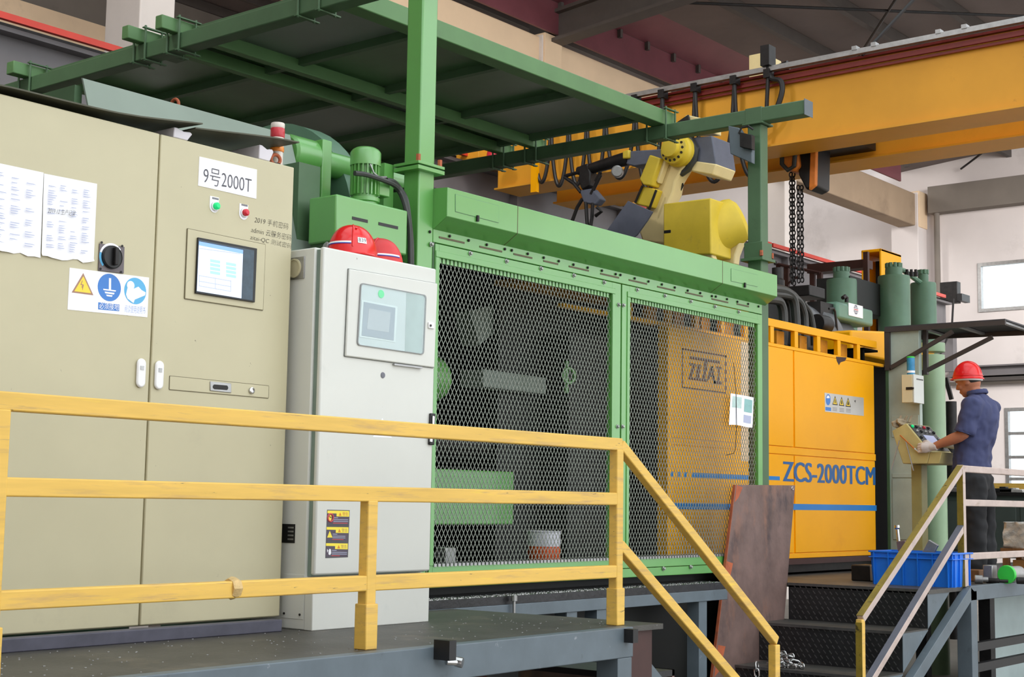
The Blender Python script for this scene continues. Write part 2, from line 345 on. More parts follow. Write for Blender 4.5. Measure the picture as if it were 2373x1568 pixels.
# main roof
ZR = lambda y: 7.85+(YB-y)*.085
def roofpart(m, ya, yb, xa, xb): return m.prism([(xa, yb, ZR(yb)), (xa, ya, ZR(ya)), (xa, ya, ZR(ya)+.1), (xa, yb, ZR(yb)+.1)], (xb-xa, 0, 0))
mr = struct(roofpart(roofpart(roofpart(MB(), .6, YB+.6, -14, -8), 7.2, YB+.6, -8, 30), .6, 1.2, -8, 30).build('ceiling', m_roof))
sky_ = MB()
roofpart(sky_, 1.2, 7.2, -8, 29.6).build('added_light_strip', m_light_strip, mr, smooth=False)  # see-through roof strip out of view, added to let in more daylight
for k in range(5):
    y = YB-1.9-k*1.15; box((-14, y, ZR(y)-.2), (29.5, y+.1, ZR(y)-.01)).build('purlin', m_purlin, mr)
for x in (2.3, 9.2, 16.1, 23.3):
    r = MB()
    for z0, z1, w in ((.0, .05, .13), (.05, .42, .03), (.42, .47, .13)):
        r.prism([(x+.2-w, YB+.3, ZR(YB+.3)-.72+z0), (x+.2+w, YB+.3, ZR(YB+.3)-.72+z0), (x+.2+w, YB+.3, ZR(YB+.3)-.72+z1), (x+.2-w, YB+.3, ZR(YB+.3)-.72+z1)], (0, -12, 12*.085))
    r.build('rafter', m_purlin, mr, smooth=False)
    MB().box((x+.05, YB-.05, ZB1), (x+.09, YB+.3, ZR(YB)-.2)).box((x+.31, YB-.05, ZB1), (x+.35, YB+.3, ZR(YB)-.2)).build('rafter_post', m_purlin, mr, smooth=False)
for (x0, y0, x1, y1) in ((16.4, 11.6, 23.2, 6.2), (16.4, 6.2, 23.2, 11.6), (23.5, 11.6, 29.3, 6.2), (23.5, 6.2, 29.3, 11.6), (16.4, 6.0, 23.2, 1.5), (16.4, 1.5, 23.2, 6.0)):
    MB().ring([(x0, y0, ZR(y0)-.27), (x1, y1, ZR(y1)-.27)], .022, 6).build('tie_rod', m_iron, mr)
# maroon valley gutter under the roof edge
gt = MB()
gt.prism([(-5, YB-.15, 7.72), (-5, YB-.95, 7.98), (-5, YB-.95, 8.01), (-5, YB-.15, 7.75)], (33, 0, 0))
gt.prism([(-5, YB-.1, 7.25), (-5, YB-.1, 7.72), (-5, YB-.14, 7.72), (-5, YB-.14, 7.25)], (33, 0, 0))
gut = struct(gt.build('gutter', m_maroon, smooth=False))
for k in range(44):
    x = -4+k*.75; box((x, YB-.2, 7.6), (x+.06, YB-.1, 7.73)).build('gutter_clip', m_purlin, gut)
# ---------------------------------------------------------------- crane runway along the column line
YR = 11.0
rw = thing('crane_runway', 'grey steel crane runway girder running behind the machines below the red conductor', 'girder', (10, YR+.15, 3.9))
MB().box((-5, YR+.13, 3.98), (27.2, YR+.17, 4.52)).build('web', m_runway, rw, smooth=False)
MB().box((-5, YR, 4.49), (27.2, YR+.3, 4.53)).build('top_flange', m_runway, rw, smooth=False)
MB().box((-5, YR, 3.94), (27.2, YR+.3, 3.98)).build('bottom_flange', m_runway, rw, smooth=False)
MB().box((-5, YR+.12, 4.53), (27.2, YR+.18, 4.6)).build('crane_rail', m_iron, rw, smooth=False)
st = box((9.1, YR+.01, 3.98), (9.12, YR+.13, 4.49)).build('stiffener', m_runway, rw, smooth=False)
for k in range(1, 8): twin(st, (2.3*k, 0, 0), rw)
bl = None
for x, z in [(20.1+i*.28, z) for i in range(4) for z in (4.38, 4.14)]+[(20.25, 4.42), (20.55, 4.07), (20.9, 4.25)]:
    if bl is None: bl = MB().cyl((x, YR+.13, z), (x, YR+.1, z), .032, 6).build('bolt', m_iron, rw); b0 = (x, z)
    else: twin(bl, (x-b0[0], 0, z-b0[1]), rw)
rb = MB()
for x0, x1 in ((-4, 6.35), (6.4, 13.0), (13.05, 19.9), (19.95, 26.7)): rb.beam((x0, YR-.06, 4.59), (x1, YR-.06, 4.59), .05, .058)
tag(rb.build('conductor_bar', m_redbar, smooth=False, org=(10, YR-.06, 4.55)), 'long red conductor bar running along the grey runway girder', 'conductor bar')
es = thing('runway_end_stop', 'dark end stop at the far right end of the runway', 'end stop', (27.3, YR+.1, 4.53))
MB().box((27.22, YR-.1, 4.53), (27.4, YR+.25, 4.95)).build('stop_block', m_iron, es, bevel=.01); MB().box((27.2, YR-.2, 4.56), (27.6, YR-.1, 4.7)).build('bumper', m_black, es)
MB().box((27.21, YR+.0, 3.2), (27.4, YR+.3, 4.0)).build('bracket', m_runway, es)
MB().ring([(26.9, YR-.15, 4.56), (26.8, YR-.15, 4.0), (26.3, YR-.1, 3.4), (26.0, YR, 3.1)], .02, 6).build('cable', m_cable, es)
# ================================================================ walkway platform
YC, YW, YG, YM = 4.80, 4.63, 5.30, 5.80
def flat(mb, pts, Y, d=.001, mi=0):       # thin plate facing -Y from pixel outline on plane y=Y
    return mb.prism([P(a, b, y=Y) for a, b in pts], (0, -d, 0), mi)
def disc(mb, px, py, Y, r, d=.001, n=28, mi=0, y0=0):
    c = P(px, py, y=Y); c.y -= y0
    return mb.cyl(c, c+V((0, -d, 0)), r, n, mi=mi)
dk = thing('walkway_platform', 'steel walkway with greasy deck plate and slate blue edge channel in front of the cabinets', 'platform', (3.6, 4.5, FZ))
XP = 5.62
MB().box((.5, 3.86, -.025), (XP, 5.12, 0)).prism([(XP, 3.86, 0), (5.93, 3.84, 0), (5.86, 5.1, 0), (XP, 5.1, 0)], (0, 0, -.025)).build('deck_plate', m_deck, dk)
MB().box((.5, 3.80, -.13), (XP, 3.86, .004)).build('edge_channel', m_steel, dk, bevel=.004)
box((.5, 4.70, 0), (4.30, 4.76, .05)).build('kerb', m_kerb, dk, bevel=.004)
for x in (1.6, 4.02, 5.5): box((x, 3.80, FZ), (x+.11, 3.92, -.13)).build('leg', m_steel, dk, bevel=.004)
for x in (1.6, 4.02, 5.5): box((x, 4.9, FZ), (x+.1, 5.0, -.03)).build('leg', m_steel, dk)
MB().beam((4.2, 3.9, -.2), (5.2, 3.9, -1.0), .05, .05).build('brace', m_steel, dk)
c = P(1030, 1508, y=3.78)
cl = MB(); cl.box((c.x-.04, 3.72, c.z-.03), (c.x+.0, 3.80, c.z+.045)).build('clamp_bracket', m_black, dk)
MB().cyl((c.x+.0, 3.77, c.z-.04), (c.x+.06, 3.75, c.z-.045), .012, 10).cyl((c.x+.05, 3.765, c.z-.042), (c.x+.062, 3.74, c.z-.046), .02, 10).build('clamp_bolt', m_chrome, dk)
c = P(1456, 1472, y=3.79); box((c.x-.02, 3.75, c.z-.03), (c.x+.02, 3.80, c.z+.03)).build('clamp_bracket', m_black, dk)
# ---------------------------------------------------------------- guard rail of the walkway
YRl = 3.94
gr = thing('walkway_guard_rail', 'yellow square tube guard rail on the walkway, descending with the steps at its right end', 'railing', (4.0, YRl, 0))
def railbar(p0, p1, name, mt, par, w=.045, h=.05): return MB().beam(p0, p1, w, h).build(name, mt, par, bevel=.005)
xr = P(1426, 1448, y=YRl).x
def zc(px, py): return P(px, py, y=YRl).z
ztop = (zc(600, 956)+zc(1100, 990))/2; zmid = (zc(600, 1124)+zc(1100, 1133))/2; zlow = (zc(600, 1346)+zc(1100, 1323))/2
for nm, z in (('top_rail', ztop), ('middle_rail', zmid), ('lower_rail', zlow)): railbar((2.30 if z == ztop else .6, YRl, z-.026), (xr+.02, YRl, z-.026), nm, m_rail, gr, .045, .058)
railbar((.6, YRl, ztop-.026), (2.29, YRl, ztop-.026), 'top_rail', m_rail, gr, .045, .058)
xl = P(852, 1300, y=YRl).x
for x, z1 in ((xr, ztop), (xl, zmid), (P(-4, 1000, y=YRl).x, ztop)):
    box((x-.026, YRl-.024, 0), (x+.026, YRl+.024, z1-.05)).build('post', m_rail, gr, bevel=.005)
    box((x-.032, YRl-.031, 0), (x+.032, YRl+.031, .17)).build('post_sleeve', m_rail, gr, bevel=.004)
e = P(1795, 1484, y=YRl)
railbar((xr+.02, YRl, ztop-.026), (e.x, YRl, e.z), 'sloping_top_rail', m_rail, gr)
z2 = zc(1440, 1262); e2 = P(1706, 1580, y=YRl)
railbar((xr+.02, YRl, z2), (e2.x+.3, YRl, e2.z-.3*(z2-e2.z)/(e2.x-xr)), 'sloping_lower_rail', m_rail, gr)
box((e.x-.03, YRl-.024, FZ), (e.x+.02, YRl+.024, e.z-.02)).build('post', m_rail, gr, bevel=.005)
c = P(538, 1362, y=YRl); MB().ring([(c.x-.018, YRl, c.z), (c.x-.006, YRl, c.z), (c.x+.01, YRl, c.z), (c.x+.02, YRl, c.z)], [.033, .040, .038, .034], 8, up0=(0, 1, 1)).build('weld_patch', m_weld, gr)
# steps down at the walkway's right end
sd = thing('walkway_steps', 'dark steel steps going down at the right end of the walkway', 'stairs', (6.2, 4.4, FZ))
for k in range(4):
    x = 5.92+k*.30; z = -.05-.2*(k+1)
    MB().box((x, 3.98, z-.03), (x+.33, 4.95, z)).build('tread', m_dksteel, sd)
    box((x+.31, 3.98, z-.2), (x+.33, 4.95, z)).build('riser', m_rust if k == 0 else m_dksteel, sd)
box((5.66, 3.87, -.42), (5.88, 3.9, -.026)).build('riser', m_red_brown, sd); box((4.2, 4.86, -.7), (5.86, 4.9, -.03)).build('back_plate', m_red_brown, sd)
MB().prism([(5.62, 3.92, -.02), (5.72, 3.92, -.02), (7.1, 3.92, FZ), (6.9, 3.92, FZ)], (0, .06, 0)).build('stringer', m_steel, sd)
# ================================================================ beige electrical cabinet
ZT = 2.035; XS = 3.632; XRt = 4.37; XL = 1.7
cab = thing('electrical_cabinet', 'tall beige two-door electrical cabinet with screen and printed notices', 'cabinet', (3.1, 5.05, 0))
MB().box((XL, YC+.012, .05), (XRt, 5.28, ZT)).build('body', m_beige, cab, bevel=.006)
dl = box((XL+.02, YC-.008, .055), (XS-.0035, YC+.014, ZT-.004)).build('door', m_beige, cab, bevel=.005)
dr = box((XS+.0035, YC-.008, .055), (XRt-.002, YC+.014, ZT-.004)).build('door', m_beige, cab, bevel=.005)
YD = YC-.008
def pill(cx, cz, w, h, Y, d, n=10):
    pts = [(cx+w/2*cos(a)*1.0, Y, cz+h/2-w/2+w/2*sin(a)) for a in [pi*k/n for k in range(n+1)]]
    pts += [(cx-w/2*cos(a), Y, cz-h/2+w/2-w/2*sin(a)) for a in [pi*k/n for k in range(n+1)]]
    return MB().prism(pts, (0, -d, 0))
for (px, py), pr in (((324, 864), dl), ((366, 869), dr)):
    c = P(px, py, y=YD); pill(c.x, c.z, .042, .116, YD, .014).build('handle', m_whitep, pr, bevel=.006)
    box((c.x-.008, YD-.016, c.z+.012), (c.x+.008, YD-.0135, c.z+.028)).build('handle_lock', m_alu, pr)
def frame(pts, w, Y, d, mt, name, par):    # thin outline (groove line) along a px quad
    m = MB(); q = [P(a, b, y=Y) for a, b in pts]
    for i in range(len(q)): m.beam(q[i]+V((0, -d/2, 0)), q[(i+1) % len(q)]+V((0, -d/2, 0)), d, w, ref=(q[(i+1) % len(q)]-q[i]).cross(V((0, 1, 0))))
    return m.build(name, mt, par, smooth=False)
# touch screen
ts = flat(MB(), [(433.6, 530), (613.4, 566.8), (607.8, 718.5), (427, 691.5)], YD, .006).build('screen_mount', m_beige, cab, bevel=.002)
frame([(433.6, 530), (613.4, 566.8), (607.8, 718.5), (427, 691.5)], .004, YD, .004, m_beige_dk, 'mount_seam', ts)
flat(MB(), [(456, 550), (592.7, 576), (587.5, 700.8), (450, 679.7)], YD-.006, .01).build('bezel', m_black, ts, bevel=.002)
m_scr = mat('lit_screen', (206, 216, 240), .15, var=.02, emit=.55); m_scrd = mat('screen_dark_strip', (44, 66, 82), .1, var=.3, scale=20)
m_scrb = mat('screen_title_blue', (120, 160, 240), .2, var=0, emit=.5); m_scrc = mat('screen_field_cyan', (150, 216, 240), .2, var=0, emit=.5); m_scrg = mat('screen_line_grey', (168, 176, 204), .2, var=0, emit=.4)
YS = YD-.016
flat(MB(), [(460, 555), (589, 580), (585, 696), (455, 675)], YS, .001).build('display', m_scrd, ts)
flat(MB(), [(461, 560), (563, 580), (559, 691), (456, 674)], YS-.001, .001).build('display', m_scr, ts)
flat(MB(), [(461, 559), (563, 579), (563, 588), (461, 568)], YS-.002, .0005).build('display_title_bar', m_scrb, ts)
for x0 in (487, 524):
    g = MB()
    for k in range(4): flat(g, [(x0, 600+k*9+(x0-487)*.19), (x0+23, 604+k*9+(x0-487)*.19), (x0+23, 610.5+k*9+(x0-487)*.19), (x0, 606.5+k*9+(x0-487)*.19)], YS-.002, .0005)
    g.build('display_fields', m_scrc, ts)
g = MB()
for y in (574, 637, 650, 661): flat(g, [(461, y), (535 if y > 600 else 556, y+13), (535 if y > 600 else 556, y+15), (461, y+2)], YS-.002, .0005)
for x in (461, 498, 534): flat(g, [(x, 637+(x-461)*.17), (x+1.5, 637+(x-461)*.17), (x+1.5, 662+(x-461)*.17), (x, 662+(x-461)*.17)], YS-.002, .0005)
g.build('display_table', m_scrg, ts)
# number plate
sp = flat(MB(), [(461.6, 362.6), (594.8, 393), (593.4, 460.6), (458.6, 429.9)], YD, .002).build('number_sign', m_paper, cab)
a = P(471, 425, y=YD-.003); text('9号2000T', a, P(582, 449, y=YD-.003)-a, V((0, 0, P(471, 392, y=YD).z-a.z+.012)), m_ink, 'lettering', sp, thin=-.012)
# lamp and button
for (px, py, qx, qy, mm, nm) in ((497.5, 478, 496, 473, m_gl, 'indicator_lamp'), (565, 493, 564, 490, m_rl, 'push_button')):
    c = P(qx, qy, y=YD); r = .024
    lp = MB().prism([(c.x-r, YD, c.z+.032)]+[(c.x-r*cos(t), YD, c.z-.012-r*sin(t)) for t in [pi*k/10 for k in range(11)]]+[(c.x+r, YD, c.z+.032)], (0, -.002, 0)).build(nm, m_paper, cab, smooth=False)
    lab(lp, 'green lit lamp on a white plate' if mm is m_gl else 'red push button on a white plate')
    c = P(px, py, y=YD); MB().lathe((c.x, YD, c.z), (0, -1, 0), [(.02, 0), (.02, .008), (.017, .009)]).build('collar', m_chrome, lp)
    MB().lathe((c.x, YD-.008, c.z), (0, -1, 0), [(.016, 0), (.015, .012), (.009, .018), (0, .019)]).build('lens', mm, lp)
    g = MB()
    for k in range(5): g.box((c.x-.016+k*.007, YD-.0026, c.z+.029), (c.x-.011+k*.007, YD-.002, c.z+.037))
    g.build('plate_print', m_ink, lp)
# handwriting
for s, p0, p1, hgt in (('2019 手机密码', (590, 509), (668, 526), .028), ('admin 云服务密码', (582, 532), (675, 552), .028), ('zitai-QC 测试密码', (580, 549), (676, 571), .025)):
    a = P(*p0, y=YD-.001); text(s, a+V((0, 0, -.012)), P(*p1, y=YD-.001)-a, (0, 0, hgt), m_pen, 'handwriting', dr, thin=-.016, shear=.15)
# drawer
dw = flat(MB(), [(393, 871), (622, 894), (621, 922), (392, 902)], YD, .003).build('drawer', m_beige, cab, bevel=.002)
frame([(393, 871), (622, 894), (621, 922), (392, 902)], .004, YD, .002, m_beige_dk, 'drawer_seam', dw)
flat(MB(), [(486, 883), (535, 888), (535, 910), (486, 905)], YD-.003, .004).build('handle_plate', m_alu, dw, bevel=.002)
c = P(511, 897, y=YD-.007); pill(0, 0, .016, .07, 0, .002)
g = MB(); pts = [(c.x+.030*(1 if cos(t) > 0 else -1)+.010*cos(t), YD-.007, c.z+.010*sin(t)) for t in [2*pi*k/20 for k in range(20)]]
g.prism(pts, (0, -.002, 0)).build('handle_slot', m_iron, dw)
c = P(582, 904.6, y=YD-.003); MB().lathe(c, (0, -1, 0), [(.014, 0), (.014, .008), (.009, .010), (.009, .006)]).build('lock', m_chrome, dw)
# rotary isolator switch
rs = flat(MB(), [(229, 564), (287, 572), (285, 634), (226, 627)], YD, .006).build('rotary_switch', mat('switch_plate', (104, 96, 100), .5, var=.05), cab, bevel=.002)
c = P(258, 596, y=YD-.006)
def arc(mb, c, r0, r1, a0, a1, d, n=18):
    pts = [(c.x+r1*cos(a0+(a1-a0)*k/n), c.y, c.z+r1*sin(a0+(a1-a0)*k/n)) for k in range(n+1)]+[(c.x+r0*cos(a1+(a0-a1)*k/n), c.y, c.z+r0*sin(a1+(a0-a1)*k/n)) for k in range(n+1)]
    for k in range(n):
        mb.prism([pts[k], pts[k+1], pts[2*n-k], pts[2*n+1-k]], (0, -d, 0))
    return mb
arc(MB(), c, .047, .056, radians(40), radians(165), .001).build('white_scale', m_paper, rs)
arc(MB(), c, .047, .056, radians(166), radians(225), .001).build('blue_scale', m_signcyan, rs)
MB().lathe(c, (0, -1, 0), [(.046, 0), (.046, .010), (.042, .014), (.042, .012), (0, .012)]).build('knob', m_black, rs)
box((c.x-.002, c.y-.03, c.z-.032), (c.x+.014, c.y-.011, c.z+.038)).build('knob_grip', m_iron, rs, bevel=.003)
sc = None
for dx in (-.048, .048):
    for dz in (-.052, .052):
        if sc is None: sc = MB().cyl((c.x+dx, YD-.006, c.z+dz), (c.x+dx, YD-.008, c.z+dz), .005, 8).build('screw', m_iron, rs); s0 = (dx, dz)
        else: twin(sc, (dx-s0[0], 0, dz-s0[1]), rs)
# safety notice
sg = flat(MB(), [(161, 620), (345, 643), (341, 735), (156, 717)], YD, .0015).build('safety_notice', m_paper, cab)
YN_ = YD-.0016
def q5(x, y): return (150+x*210/1568, 540+y*210/1568)
flat(MB(), [q5(320, 690), q5(495, 1075), q5(120, 1025)], YN_, .0005).build('warning_triangle', m_signbrown, sg)
flat(MB(), [q5(322, 745), q5(455, 1040), q5(165, 1005)], YN_-.0006, .0005).build('triangle_field', m_signyel, sg)
flat(MB(), [q5(300, 820), q5(312, 822), q5(290, 880), q5(330, 890), q5(308, 990), q5(302, 940), q5(290, 938), q5(304, 900), q5(272, 893)], YN_-.0012, .0005).build('lightning_bolt', m_signbrown, sg)
c = P(*q5(772, 940), y=YN_); MB().cyl(c, c+V((0, -.0005, 0)), .054, 32).build('earth_disc', m_signblue, sg)
g = MB(); Z = lambda x, y: P(*q5(x, y), y=YN_-.0006)
for a, b, d, e in (((765, 775), (802, 780), (800, 980), (762, 975)), ((665, 960), (888, 990), (880, 1012), (670, 985)), ((690, 1010), (862, 1032), (850, 1062), (700, 1040)), ((715, 1062), (828, 1075), (815, 1102), (728, 1090))): flat(g, [q5(*t) for t in (a, b, d, e)], YN_-.0006, .0005)
g.build('earth_symbol', m_paper, sg)
c = P(*q5(1220, 1000), y=YN_); MB().cyl(c, c+V((0, -.0005, 0)), .053, 32).build('reading_disc', m_signcyan, sg)
g = MB(); disc(g, *q5(1140, 905), YN_-.0006, .018)
for pts in ([(1060, 1060), (1085, 945), (1195, 960), (1275, 925), (1330, 985), (1400, 1025), (1390, 1075), (1210, 1150), (1190, 1210), (1085, 1130)],): flat(g, [q5(*t) for t in pts], YN_-.0006, .0005)
g.build('reading_figure', m_paper, sg)
flat(MB(), [q5(580, 1195), q5(945, 1235), q5(942, 1350), q5(577, 1318)], YN_, .0004).build('caption_block', m_signblue, sg)
a = P(*q5(592, 1305), y=YN_-.0005); text('必须接地', a, P(*q5(935, 1338), y=YN_-.0005)-a, (0, 0, .026), m_paper, 'caption', sg)
a = P(*q5(1035, 1372), y=YN_); text('阅读使用说明书', a, P(*q5(1390, 1400), y=YN_)-a, (0, 0, .030), m_signblue, 'caption', sg, thin=-.02)
# two paper lists taped to the left door: they hang there, things of their own
def sheet(name, q, label, seed):
    rnd = random.Random(seed)
    def fn(u, v):
        a = [P(*t, y=YD-.003) for t in q]
        p = a[0]*(1-u)*(1-v)+a[1]*u*(1-v)+a[2]*u*v+a[3]*(1-u)*v
        return p+V((0, -.003-.004*sin(u*5+seed)*v-.006*(v > .97)*rnd.random(), (v > .97)*(.012*rnd.random()-.004)))
    o = MB().grid(fn, 10, 20, thick=(0, .0006, 0)).build(name, m_paper, org=P(q[3][0], q[3][1], y=YD)); tag(o, label, 'paper', 'paper lists on the beige door')
    def pq(u, v):
        a = [P(*t, y=YD-.013) for t in q]; return a[0]*(1-u)*(1-v)+a[1]*u*(1-v)+a[2]*u*v+a[3]*(1-u)*v
    g = MB()
    for r in range(30):
        for cidx in range(4):
            if rnd.random() < .55:
                v0 = .10+r*.027; u0 = .10+cidx*.22; g.prism([pq(u0, v0), pq(u0+.06+.10*rnd.random(), v0+.0), pq(u0+.06+.10*rnd.random(), v0+.009), pq(u0, v0+.009)], (0, -.0003, 0))
    g.build('printed_rows', m_ink_pale, o)['kind'] = 'stuff'
    return o, pq
YD2 = YD
s1, _ = sheet('notice_sheet', [(-60, 366), (100, 400), (93, 597), (-65, 572)], 'white printed list on the beige door, at the left picture edge', 1)
s2, pq = sheet('notice_sheet', [(101, 402), (224, 426), (215, 609), (94, 597)], 'white printed list with a handwritten line on the beige door', 2)
a = pq(.10, .46); text('2019.12 生产记录', a, pq(.62, .45)-a, (0, 0, .022), m_pen, 'handwritten_line', s2, thin=-.01, shear=.3)
# ---------------------------------------------------------------- things on top of the beige cabinet
def bent(name, pts, y0, y1, mt, label, dz=.0, tip=.0):
    def fn(u, v):
        t = u*(len(pts)-1); i = min(int(t), len(pts)-2); f = t-i
        x = pts[i][0]*(1-f)+pts[i+1][0]*f; z = pts[i][1]*(1-f)+pts[i+1][1]*f
        return (x, y0+(y1-y0)*v, z+dz*v)
    return tag(MB().grid(fn, 24, 3, thick=(0, 0, .006)).build(name, mt), label, 'metal sheet', 'metal sheets on the cabinet')
Yt = YC-.03
px = [(-60, 186), (40, 207), (120, 227), (203, 247), (270, 262), (330, 272), (400, 280), (470, 288)]
m_sh = mat('oily_sheet_iron', (78, 78, 62), .55, metal=.2, var=.2, scale=4)
bent('metal_sheet', [(P(a, b, y=Yt).x, max(P(a, b, y=Yt).z, ZT+.004)) for a, b in px], Yt, 5.25, m_sh, 'dark bent metal sheet on the beige cabinet, the left one of two', .02)
px = [(453, 298), (520, 306), (590, 314), (642, 321), (694, 331)]
bent('metal_sheet', [(P(a, b, y=Yt+.02).x, P(a, b, y=Yt+.02).z) for a, b in px], Yt+.02, 5.2, m_sh, 'dark bent metal sheet on the beige cabinet, tip at the signal lamp', .0)
m_blk = mat('pale_extrusion', (210, 206, 212), .45, var=.05)
for (x0, x1, yb, lb) in ((402, 446, 318, 'pale profiled block propping up the left metal sheet on the cabinet'), (600, 634, 372, 'pale profiled block propping up the right metal sheet on the cabinet')):
    a, b = P(x0, yb, y=YC+.01), P(x1, yb, y=YC+.01); z0 = ZT+.001; zt = P(x0, 290 if x0 < 500 else 331, y=YC+.01).z-.006; w = b.x-a.x
    prof = [(a.x, z0), (a.x+w*.75, z0), (a.x+w, z0+(zt-z0)*.72), (a.x+w*.9, z0+(zt-z0)*.9), (a.x+w*.55, z0+(zt-z0)*.8), (a.x+w*.2, zt), (a.x+w*.02, zt)]
    tag(MB().prism([(x, YC+.01, z) for x, z in prof], (0, .3, 0)).build('prop_block', m_blk, bevel=.004), lb, 'block', 'prop blocks on the cabinet')
# signal lamp
c = P(645, 372, y=4.95); b = V((c.x, 4.95, ZT))
sl = thing('signal_lamp', 'slim signal tower with red and orange lenses on the beige cabinet', 'signal lamp', b)
zt = P(637, 284, y=4.95).z; h = zt-ZT
zz = lambda py: P(637, py, y=4.95).z
lx = b.x-.01
m_lr = mat('red_lens', (196, 52, 62), .25, var=.05); m_lo = mat('orange_lens', (236, 140, 50), .25, var=.05); m_lw = mat('white_lens', (226, 216, 206), .3, var=.04)
for z0, z1, mm, nm, r in ((zz(296), zt, m_lw, 'cap', .032), (zz(318), zz(296), m_lr, 'red_lens', .033), (zz(339), zz(318), m_lw, 'clear_lens', .032), (zz(351), zz(339), m_lo, 'orange_lens', .032), (ZT, zz(351), m_lw, 'base_tube', .028)):
    MB().lathe((lx, 4.95, min(z0, z1)), (0, 0, 1), [(r*.94, 0), (r, .004), (r, abs(z1-z0)-.004), (r*.94, abs(z1-z0))]).build(nm, mm, sl)
c = P(649, 371, y=YC+.02)
le = thing('lifting_eye', 'rusty ring lifting eye on the right corner of the beige cabinet top', 'lifting eye', (c.x, YC+.05, ZT))
MB().torus((c.x, YC+.05, ZT+.028), (.3, 1, 0), .022, .008).build('ring', m_rust_edge, le); MB().cyl((c.x, YC+.05, ZT), (c.x, YC+.05, ZT+.01), .022).build('collar', m_iron, le)
# ================================================================ pale grey control cabinet
x0, x1, yb, ztw = 4.405, 5.15, 5.02, 1.665
wc = thing('control_cabinet', 'pale grey upright control cabinet with a windowed upper panel, red helmets on its top', 'cabinet', ((x0+x1)/2, (YW+yb)/2, 0))
MB().box((x0, YW+.05, 0), (x1, yb, ztw)).build('body', m_white, wc, bevel=.006)
box((x0-.0, YW, 0), (x1, YW+.05, .225)).build('plinth', m_white, wc, bevel=.004)
box((x0+.012, YW+.022, .23), (x1-.012, YW+.05, ztw-.01)).build('door_seal', m_seal, wc)
wd_ = box((x0+.004, YW-.002, .235), (x1, YW+.024, ztw-.002)).build('door', m_white, wc, bevel=.008)
YF = YW-.002
lq = [(806, 623), (1010, 657), (1003, 852), (797, 825)]
hp = flat(MB(), lq, YF, .012).build('window_panel', m_white, wc, bevel=.005)
frame(lq, .005, YF, .003, mat('panel_shadow_gap', (120, 124, 120), .6), 'panel_gap', hp)
wq = [(836, 657), (985, 685), (979, 820), (828, 798)]
q = [P(a, b, y=YF-.012) for a, b in wq]
def rquad(q, r, n=5):                       # rounded corner polygon
    out = []
    for i in range(4):
        p, a, b = q[i], (q[i-1]-q[i]).normalized(), (q[(i+1) % 4]-q[i]).normalized()
        for k in range(n+1):
            t = k/n; s, e = p+a*r, p+b*r; out.append(s*(1-t)**2+p*2*t*(1-t)+e*t*t)
    return out
m_recess = mat('hmi_mounting_plate', (222, 222, 222), .35, var=.04, scale=6)
MB().prism(rquad(q, .018), (0, -.0008, 0)).build('inner_plate', m_recess, hp, smooth=False)
fr = MB(); rq = rquad(q, .018); cc = sum(q, V())/4
for i in range(len(rq)):
    a, b = rq[i], rq[(i+1) % len(rq)]; fr.prism([a, b, b+(b-cc).normalized()*.006, a+(a-cc).normalized()*.006], (0, -.006, 0))
fr.build('window_gasket', mat('grey_gasket', (142, 144, 144), .5), hp, smooth=False)
flat(MB(), [(942, 678), (983, 686), (977, 819), (938, 813)], YF-.0128, .0008).build('side_plate', mat('dull_zinc', (176, 184, 180), .4, metal=.4, var=.12, scale=10), hp)
YI = YF-.0136
flat(MB(), [(838, 694), (921, 710), (916, 793), (832, 780)], YI, .001).build('hmi_surround', m_whitep, hp)
flat(MB(), [(843, 699), (916, 713), (912, 789), (838, 777)], YI-.001, .0015).build('hmi_bezel', mat('hmi_bezel_grey', (168, 172, 184), .4, var=.05), hp, bevel=.001)
flat(MB(), [(855, 714), (905, 724), (901, 770), (850, 762)], YI-.0026, .0006).build('hmi_display', mat('hmi_screen_off', (196, 194, 200), .25, var=.03), hp)
c = P(883, 681, y=YI); MB().lathe(c, (0, -1, 0), [(.019, 0), (.018, .003), (.0, .0045)]).build('green_lamp', m_gl, hp)
MB().prism(rquad([v+V((0, -.0065, 0)) for v in q], .018), (0, -.001, 0)).build('glass_pane', m_glass, hp, smooth=False)
flat(MB(), [(991, 746), (1004, 748), (1004, 762), (991, 760)], YF-.012, .008).build('lock', m_whitep, hp, bevel=.002)
c = P(998, 754, y=YF-.021); MB().cyl(c, c+V((0, -.002, 0)), .006, 10).build('key_slot', m_iron, hp)
flat(MB(), [(910, 842), (975, 850), (975, 854), (910, 846)], YF-.002, .012).build('bottom_hinge', m_alu, hp)
c = P(887, 869, y=YF); MB().lathe(c, (0, -1, 0), [(.014, 0), (.013, .003), (.004, .004)]).build('plug', mat('grey_plug', (110, 112, 122), .5), wd_)
hd = flat(MB(), [(994, 957), (1006, 958), (1003, 1031), (991, 1030)], YF, .012).build('handle', m_black, wc, bevel=.004)
flat(MB(), [(1001, 963), (1006, 964), (1005, 985), (1000, 984)], YF-.012, .006).build('handle_lever', m_chrome, hd, bevel=.002)
flat(MB(), [(996, 1008), (1002, 1009), (1001, 1024), (995, 1023)], YF-.012, .004).build('handle_lock', m_chrome, hd, bevel=.001)
# white triangle sticker half hidden behind the rail
flat(MB(), [(886, 968), (908, 1014), (864, 1012)], YF, .0006).build('sticker', m_paper, wd_)
